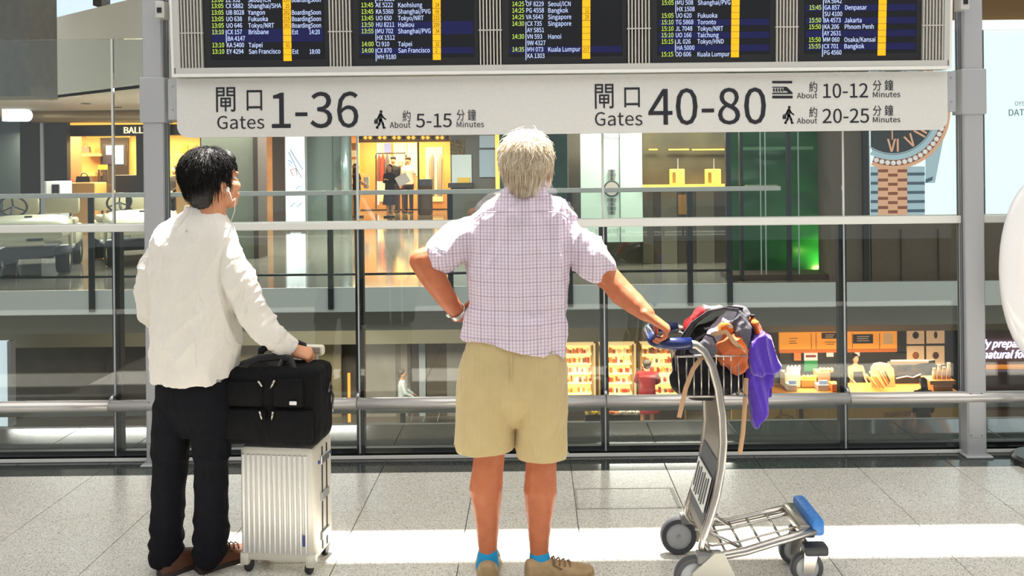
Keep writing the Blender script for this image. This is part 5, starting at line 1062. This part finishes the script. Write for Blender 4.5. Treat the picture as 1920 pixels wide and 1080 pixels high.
for yy in (3.315, 3.475):
    cw = V((1.045, yy, .063)); wheel(cw, .063, .03, tr, 'caster'); MB().prism([(1.025, .05), (1.065, .05), (1.085, .13), (1.03, .13)], yy - .024, yy - .018).build('caster_fork', m_chrome, tr); MB().prism([(1.025, .05), (1.065, .05), (1.085, .13), (1.03, .13)], yy + .018, yy + .024).build('caster_fork', m_chrome, tr)
    MB().box((1.03, yy - .032, .115), (1.125, yy + .032, .155), .012).build('caster_housing', mat('caster_black', (50, 52, 56), .5), tr, 'auto')
# ---- backpack
m_bk = fabric('pack_black', (24, 24, 27), (36, 36, 40), .75, 500, .3, 0.); m_gy = fabric('pack_grey', (98, 96, 102), (84, 82, 88), .75, 500, .3, .1); m_lv = fabric('pack_lilac_grey', (164, 158, 170), (150, 144, 156), .75); m_og = fabric('pack_orange', (226, 116, 40), (210, 98, 36), .75, 400, .4); m_ro = fabric('pack_terracotta', (200, 108, 64), (184, 92, 52), .8, 300, .5)
def pt(px, py, D=3.40): return P(px, py, D)
bp_ = thing('backpack', 'orange grey and black hiking backpack lying in the trolley basket', 'backpack', pt(1340, 742))
mb = MB(); mb.ell(pt(1334, 698, 3.41), (.125, .11, .075)); mb.chain([pt(1322, 668, 3.41), pt(1356, 632, 3.41), pt(1394, 606, 3.41)], [.092, .104, .086], 20); mb.ell(pt(1402, 632, 3.42), (.075, .09, .11)); mb.ell(pt(1366, 684, 3.40), (.105, .11, .08))
me = blob(mb, .006, 5); displace(me, lambda p, n: .010*ridge(noise.noise(p*11)) - .005 + .003*noise.noise(p*35)); link(me, 'main_body', m_bk, bp_, True)
def soft(fn, nm, m, vox=.005, amp=.005, fr=20):
    mb = MB(); fn(mb); me = blob(mb, vox, 4); displace(me, lambda p, n: amp*(2*ridge(noise.noise(p*fr)) - 1) + .0015*noise.noise(p*60)); return link(me, nm, m, bp_, True)
soft(lambda b: b.chain([pt(1334, 650, 3.335), pt(1356, 612, 3.328), pt(1388, 568, 3.36)], [(.028, .020), (.034, .022), (.028, .022)], 14), 'side_panel', m_lv)
soft(lambda b: (b.ell(pt(1386, 640, 3.315), (.070, .040, .066), Matrix.Rotation(.5, 3, 'Y')), b.ell(pt(1398, 662, 3.318), (.045, .034, .04))), 'front_pocket', m_ro, .005, .007, 24)
soft(lambda b: b.chain([pt(1366, 600, 3.325), pt(1384, 598, 3.325)], [(.03, .018), (.022, .016)], 12), 'pocket_flap', m_og); soft(lambda b: b.chain([pt(1400, 620, 3.315), pt(1412, 645, 3.315)], [(.018, .02), (.018, .02)], 12), 'pocket_trim', m_og)
soft(lambda b: b.chain([pt(1398, 566, 3.37), pt(1405, 600, 3.325), pt(1412, 640, 3.335)], [(.045, .03), (.036, .02), (.02, .02)], 14), 'lid', m_gy); soft(lambda b: b.chain([pt(1424, 580, 3.38), pt(1434, 600, 3.38)], [(.016, .04), (.018, .04)], 12), 'side_pouch', m_og)
soft(lambda b: b.chain([pt(1312, 642, 3.262), pt(1336, 634, 3.255), pt(1356, 643, 3.258)], [(.012, .008), (.032, .010), (.020, .009)], 14, side=(0, 0, 1)), 'hip_belt', m_gy, .004, .001)
m_str = fabric('strap_black', (34, 33, 36), (46, 45, 48), .7)
for off_, D_ in ((0, 3.30), (8, 3.36)): MB().tube([pt(a + off_, b - off_*.4, D_) for a, b in ((1288, 652), (1294, 620), (1312, 590), (1340, 568), (1370, 560), (1396, 562))], [(.006, .018)]*6, 10, side=(0, .3, 1)).build('shoulder_strap', m_str, bp_, 'auto')
MB().tube([pt(a, b, 3.275) for a, b in ((1310, 640), (1322, 620), (1338, 610), (1352, 614), (1358, 624))], [(.004, .010)]*5, 8).build('grab_loop', m_str, bp_, 'auto')
soft(lambda b: b.chain([pt(1304, 596, 3.40), pt(1326, 568, 3.40)], [(.02, .03), (.018, .03)], 12), 'red_lining', fabric('red_cloth', (214, 60, 60), (190, 44, 50))); soft(lambda b: b.chain([pt(1334, 562, 3.42), pt(1362, 558, 3.42)], [(.014, .03), (.012, .03)], 12), 'pale_cover', fabric('pale_cloth', (226, 216, 206)))
m_tan = fabric('tan_webbing', (196, 160, 124), (184, 146, 110), .8)
for pts in (((1334, 652, 3.27), (1318, 676, 3.258), (1306, 712, 3.255), (1300, 745, 3.258), (1296, 768, 3.26)), ((1418, 688, 3.32), (1418, 740, 3.30), (1417, 790, 3.30), (1413, 830, 3.31)), ((1350, 610, 3.295), (1376, 603, 3.285), (1392, 622, 3.275), (1414, 640, 3.29))):
    MB().tube([pt(*q) for q in pts], [(.0022, .009)]*len(pts), 8, side=(0, 1, 0)).build('webbing_strap', m_tan, bp_, 'auto')
MB().tube([pt(1366, 735, 3.56), pt(1361, 800, 3.575), pt(1359, 880, 3.58)], [(.003, .014)]*3, 8, side=(0, 1, 0)).build('webbing_strap', m_str, bp_, 'auto')
MB().cbox(pt(1383, 593, 3.295), (.022, .012, .014), None, .004).build('buckle', mat('buckle_tan', (190, 160, 140), .5), bp_); MB().cbox(pt(1424, 571, 3.37), (.02, .012, .012), None, .003).build('buckle', m_black, bp_)
# ---- purple towel
tw = MB(); out = [(1418, 640), (1420, 618), (1428, 604), (1444, 600), (1458, 608), (1466, 626), (1472, 646), (1478, 660), (1471, 668), (1470, 688), (1472, 702), (1463, 704), (1463, 735), (1452, 765), (1442, 780), (1433, 766), (1425, 735), (1419, 690)]
tw.prism([tuple(P(a, b, 3.36)[i] for i in (0, 2)) for a, b in out], 3.335, 3.375); tw.prism([tuple(P(a, b, 3.36)[i] for i in (0, 2)) for a, b in out[:9] + [(1440, 676), (1424, 672)]], 3.305, 3.345); tw.prism([tuple(P(a, b, 3.40)[i] for i in (0, 2)) for a, b in ((1420, 640), (1430, 606), (1446, 602), (1462, 640), (1468, 720), (1450, 730), (1424, 700))], 3.37, 3.46)
me = blob(tw, .0045, 16); displace(me, lambda p, n: .020*ridge(nz(V((p.x + p.z*.25, p.y, p.z)), (20, 12, 5), 2)) - .010 + .0012*noise.noise(p*120))
tag(link(me, 'towel', fabric('purple_fleece', (92, 56, 190), (82, 48, 172), .95, 500, .5, .6), None, True), 'purple towel hanging over the front of the luggage trolley', 'towel')
# ================================================================ electric carts
m_cartb = mat('cart_beige', (206, 198, 168), .35, coat=.3); m_seat = mat('cart_seat', (170, 160, 132), .6, bump=(80, .1, .004)); m_rub = mat('tyre_black', (26, 26, 28), .8, bump=(60, .4, .006)); m_tan2 = mat('cart_hub', (206, 196, 160), .4)
def cart(px, D, yaw, label):
    c = P(px, 470, D); t = thing('electric_cart', label, 'cart', (c.x, D, 0), 'electric carts on the gallery')
    M = Matrix.Translation((c.x, D, 0)) @ Matrix.Rotation(yaw, 4, 'Z')        # local -Y is the front
    def bb(a, b, nm, m, ch=.02, par=None): return MB().box(a, b, ch).xf(M).build(nm, m, par or t, 'auto')
    cw = MB(); rs = []
    for y, zt, zb, hw in ((-1.02, .66, .56, .44), (-1.05, .70, .53, .50), (-.95, .80, .52, .56), (-.75, .87, .52, .58), (-.50, .91, .50, .58)):
        rs.append([(hw*math.copysign(abs(math.cos(a))**.45, math.cos(a)), y, (zt + zb)/2 + (zt - zb)/2*math.copysign(abs(math.sin(a))**.6, math.sin(a))) for a in [2*math.pi*k/24 for k in range(24)]])
    cw.rings(rs).xf(M).build('front_cowl', m_cartb, t, 'auto')
    bb((-.26, -1.04, .46), (.26, -.94, .55), 'bumper', m_cartb); bb((-.36, -.92, .26), (.36, 1.0, .42), 'chassis', m_rub); bb((-.55, -.5, .33), (.55, .1, .39), 'floor_pan', m_alu)
    bb((-.57, .1, .36), (.57, 1.0, .68), 'rear_body', m_cartb, .05); bb((-.55, .12, .68), (.55, .62, .80), 'seat', m_seat, .04)
    for x in (-.30, .30): MB().box((x - .26, .60, .86), (x + .26, .70, 1.14), .045).xf(M).build('backrest', m_seat, t, 'auto')
    for x in (-.42, .42): MB().tube([(x, .62, .70), (x, .68, .98)], .018, 8).xf(M).build('backrest_post', m_rub, t, True)
    MB().tube([(-.28, -.55, .80), (-.28, -.22, 1.02)], .022, 8).xf(M).build('steering_column', m_rub, t, True)
    ctr = V((-.28, -.20, 1.03)); ax = V((0, .83, .55)).normalized(); u = V((1, 0, 0)); v = ax.cross(u)
    sw = MB().tube([ctr + u*(.19*math.cos(a)) + v*(.19*math.sin(a)) for a in [2*math.pi*k/24 for k in range(24)]], .017, 8, closed=True).xf(M).build('steering_wheel', m_rub, t, True)
    for a in (.5, 2.6, 4.7): MB().tube([ctr, ctr + u*(.19*math.cos(a)) + v*(.19*math.sin(a))], .012, 6).xf(M).build('spoke', m_rub, sw)
    bb((-.05, -.72, .86), (.05, -.64, .90), 'mirror_foot', m_rub, .01)
    for s in (-1, 1):
        MB().tube([(s*.55, -.50, .40), (s*.56, -.62, .66), (s*.55, -.48, .84)], [(.03, .05)]*3, 8).xf(M).build('side_pillar', m_cartb, t, 'auto')
        for y in (-.72, .72):
            o = MB().lathe([(.115, -.09), (.19, -.095), (.212, -.07), (.215, 0), (.212, .07), (.19, .095), (.115, .09)], (s*.48, y, .215), 'X', 28, True).xf(M).build('wheel', m_rub, t, 'auto'); MB().lathe([(.001, -.07), (.06, -.085), (.11, -.075), (.118, 0), (.11, .075), (.06, .085), (.001, .07)], (s*.48, y, .215), 'X', 20).xf(M).build('hub', m_tan2, o, 'auto')
    q = MB().cbox((.14, -1.07, .56), (.22, .02, .035), None, .008).xf(M).build('name_plate', m_rub, t); return t
cart(76, 13.7, math.radians(22), 'beige electric cart nearest the left edge, behind the glass'); cart(262, 14.9, math.radians(35), 'beige electric cart partly behind the left steel column')
wbin = thing('service_box', 'white and grey service box standing between the two carts', 'box', (P(106, 480, 15.4).x, 15.4, .001)); MB().box((P(90, 430, 15.4).x, 15.4, .001), (P(120, 430, 15.4).x, 15.8, P(105, 384, 15.4).z), .01).build('body', m_alu, wbin); box_px(92, 386, 119, 410, 15.36, .05).build('lid_panel', m_white, wbin); box_px(102, 390, 115, 412, 15.33, .04).build('opening', m_black, wbin)
# ================================================================ people in the distance
def mini(px, D, z0, H, top, low, hair, label, yaw=0., arms='down', skirt=False, sleeves=False, long_hair=False, apron=None, cap=None, name='person', skin=(214, 160, 124), cat='person', wide=1.):
    c = V((P(px, 500, D).x, D, z0)); k = H/1.7; t = thing(name, label, cat, c)
    M = Matrix.Translation(c) @ Matrix.Rotation(-yaw, 4, 'Z') @ Matrix.Diagonal((k*wide, k*wide, k, 1))        # local +Y is the facing direction
    sk = mat('skin', skin, .6); b = MB()
    b.ell((0, .0, 1.585), (.075, .095, .115)); b.ell((0, .095, 1.57), (.012, .018, .018)); b.chain([(0, -.01, 1.5), (0, -.01, 1.40)], [.05, .055], 12); b.rings([ering((0, 0, z), X*a, Y*d, 16) for z, a, d in ((.88, .14, .10), (1.1, .13, .09), (1.3, .16, .095), (1.4, .10, .07))])
    A = {'down': ((.21, -.02, 1.12), (.22, .04, .88)), 'phone': ((.20, .0, 1.12), (.06, .24, 1.20)), 'forward': ((.21, .06, 1.14), (.16, .28, 1.02)), 'hip': ((.26, -.04, 1.14), (.17, .10, 1.02))}[arms]; el, wr_ = V(A[0]), V(A[1])
    tp = MB().rings([ering((0, 0, z), X*a, Y*d, 20) for z, a, d in ((.86, .165, .125), (1.0, .155, .115), (1.15, .155, .11), (1.3, .185, .115), (1.40, .14, .085), (1.44, .07, .06))])
    for s in (-1, 1):
        f = lambda v: V((v.x*s, v.y, v.z)); sh_ = V((s*.165, 0, 1.36))
        b.chain([sh_, f(el), f(wr_)], [.042, .036, .026], 10); d = (f(wr_) - f(el)).normalized(); hw = f(wr_); b.chain([hw, hw + d*.08], [(.035, .018), (.03, .014)], 10)
        for q in range(4): b.chain([hw + d*.07 + X*(q - 1.5)*.015, hw + d*(.13 + .01*(q in (1, 2))) + X*(q - 1.5)*.016 - Z*.01], [.009, .007], 6)
        b.chain([hw + d*.03, hw + d*.06 - X*s*.04 + Y*.015], [.011, .008], 6)
        tp.chain([sh_, sh_.lerp(f(el), 1. if sleeves else .62)] + ([f(el).lerp(f(wr_), .85)] if sleeves else []), [.058, .054] + ([.042] if sleeves else []), 12)
        b.chain([(s*.085, 0, .88), (s*.085, .0, .48), (s*.088, -.02, .08)], [.075, .052, .036], 12); b.chain([(s*.09, -.02, .035), (s*.09, .15, .03)], [(.04, .034), (.038, .025)], 10)
    link(blob(b.xf(M), .013*k, 3), 'body', sk, t, True); link(blob(tp.xf(M), .014*k, 3), 'top', mat('cloth_top', top, .85), t, True)
    lo = MB(); lo.rings([ering((0, 0, z), X*a, Y*d, 20) for z, a, d in (((.40, .24, .18), (.7, .20, .15), (.92, .15, .115)) if skirt else ((.80, .165, .125), (.94, .155, .115)))])
    if not skirt:
        for s in (-1, 1): lo.chain([(s*.085, 0, .86), (s*.088, 0, .48), (s*.09, -.01, .10)], [.09, .068, .058], 12)
    link(blob(lo.xf(M), .014*k, 3), 'skirt' if skirt else 'trousers', mat('cloth_low', low, .85), t, True)
    hr = MB().ell((0, -.022, 1.625), (.086, .098, .092), None, 16, 10); hr.ell((0, -.06, 1.56), (.072, .05, .07), None, 14, 8)
    if long_hair: hr.chain([(0, -.06, 1.58), (0, -.085, 1.42), (0, -.09, 1.28)], [(.08, .05), (.085, .04), (.06, .03)], 12)
    link(blob(hr.xf(M), .012*k, 3), 'hair', mat('mini_hair', hair, .5), t, True)
    for s in (-1, 1):
        MB().box((s*.09 - .045, -.09, -.0), (s*.09 + .045, .19, .055), .02).xf(M).build('shoe', mat('mini_shoe', (46, 42, 42), .6), t, 'auto'); MB().ell((s*.03, .088, 1.60), (.011, .008, .008), None, 8, 6).xf(M).build('eye', m_black, t)
    if apron: MB().box((-.13, .115, .70), (.13, .135, 1.28), .01).xf(M).build('apron', mat('apron', apron, .8), t, 'auto')
    if cap: MB().ell((0, .0, 1.66), (.09, .105, .06), None, 16, 8).xf(M).build('cap', mat('cap', cap, .8), t, True)
    return t
mini(742, 26.0, 0, 1.62, (34, 28, 30), (58, 40, 62), (40, 26, 22), 'long haired shopper in black looking at a phone by the clothes shop', math.radians(200), 'phone', True, True, True)
mini(680, 26.2, 0, 1.64, (34, 44, 70), (48, 56, 84), (30, 24, 24), 'shopper in navy clothes near the left side of the clothes shop', math.radians(60), 'forward', False, False, True)
mini(493, 23.6, 0, 1.72, (236, 236, 236), (44, 50, 70), (60, 44, 34), 'shopper in a white t-shirt by the warm poster wall', math.radians(165), 'hip')
mini(749, 28.4, 0, 1.86, (30, 26, 28), (60, 50, 70), (30, 24, 22), 'black clad mannequin with a cap inside the clothes shop', math.radians(180), 'down', cap=(30, 28, 28), sleeves=True, name='mannequin', cat='mannequin')
mini(777, 28.2, 0, 1.84, (236, 226, 214), (50, 44, 48), (60, 36, 30), 'mannequin in a white top inside the clothes shop', math.radians(190), 'down', cap=(70, 40, 36), name='mannequin', cat='mannequin')
mini(763, 28.9, 0, 1.70, (206, 120, 50), (120, 70, 40), (150, 84, 40), 'mannequin in a rust orange top behind the other two', math.radians(180), 'down', sleeves=True, name='mannequin', cat='mannequin')
sb_ = thing('shopping_bag', 'large tilted white shopping bag carried by the shopper with the phone', 'shopping bag', P(757, 362, 25.6))
MB().cbox(P(757, 349, 25.6), (.36, .10, .30), Matrix.Rotation(math.radians(-28), 3, 'Y'), .01).build('body', mat('white_paper', (232, 230, 232), .6), sb_); MB().tube([P(752, 340, 25.6), P(757, 331, 25.6), P(764, 336, 25.6)], .01, 6).build('handle', m_white, sb_)
sb_ = thing('shopping_bag', 'white shopping bag carried by the shopper in navy', 'shopping bag', P(690, 370, 26.6)); MB().cbox(P(690, 358, 26.6), (.16, .10, .36), None, .01).build('body', mat('white_paper2', (226, 228, 226), .6), sb_); MB().tube([P(688, 347, 26.6), P(690, 341, 26.6), P(692, 347, 26.6)], .008, 6).build('handle', m_white, sb_)
mini(133, 21.65, 0, 1.62, (190, 40, 36), (40, 34, 34), (24, 20, 20), 'shop assistant in red behind the wooden boutique counter', math.radians(150), 'forward', sleeves=True)
mini(339, 22.3, 0, 1.62, (40, 36, 36), (34, 32, 34), (24, 20, 20), 'dark haired assistant below the yellow handbag', math.radians(200), 'forward', sleeves=True)
mini(1221, 22.2, LZ, 1.76, (120, 18, 26), (130, 26, 30), (36, 26, 24), 'worker in red facing the lit food shelves', math.radians(8), 'forward', True, True, wide=1.3)
mini(762, 21.7, LZ, 1.70, (196, 204, 202), (30, 32, 38), (90, 80, 72), 'grey haired man in a pale shirt on the lower level', math.radians(80), 'forward', sleeves=True)
mini(1612, 22.75, LZ, 1.72, (226, 176, 120), (40, 36, 34), (26, 22, 22), 'barista in a tan shirt and dark apron behind the cafe counter', math.radians(172), 'forward', apron=(44, 40, 40))
mini(1738, 20.2, LZ, 1.74, (26, 24, 26), (24, 24, 28), (20, 18, 18), 'customer in black standing before the cafe counter', math.radians(0), 'down', sleeves=True, long_hair=True)
# ================================================================ white oval stand at the right edge
PD = 4.58; pc = P(1960, 460, PD); sp = thing('oval_stand', 'glossy white oval promotional stand on a dark round base at the right edge', 'display stand', (pc.x, PD, 0))
m_gw = mat('gloss_white', (238, 236, 236), .15, coat=.5)
MB().ell(pc, (.227, .07, .50), None, 48, 24).build('oval_body', m_gw, sp, True); MB().ell(pc + V((.01, -.03, 0)), (.17, .055, .40), None, 48, 24).build('inner_panel', mat('panel_pearl', (246, 240, 236), .3), sp, True)
MB().tube([(pc.x, PD, .04), (pc.x, PD, .68)], .03, 16).build('stem', m_alu, sp, True)
MB().lathe([(.001, 0), (.155, 0), (.155, .03), (.14, .045), (.001, .045)], (pc.x, PD, 0), 'Z', 40).build('base', mat('base_grey', (70, 68, 68), .3, .4), sp, 'auto')
bpy.data.scenes.remove(TMP)
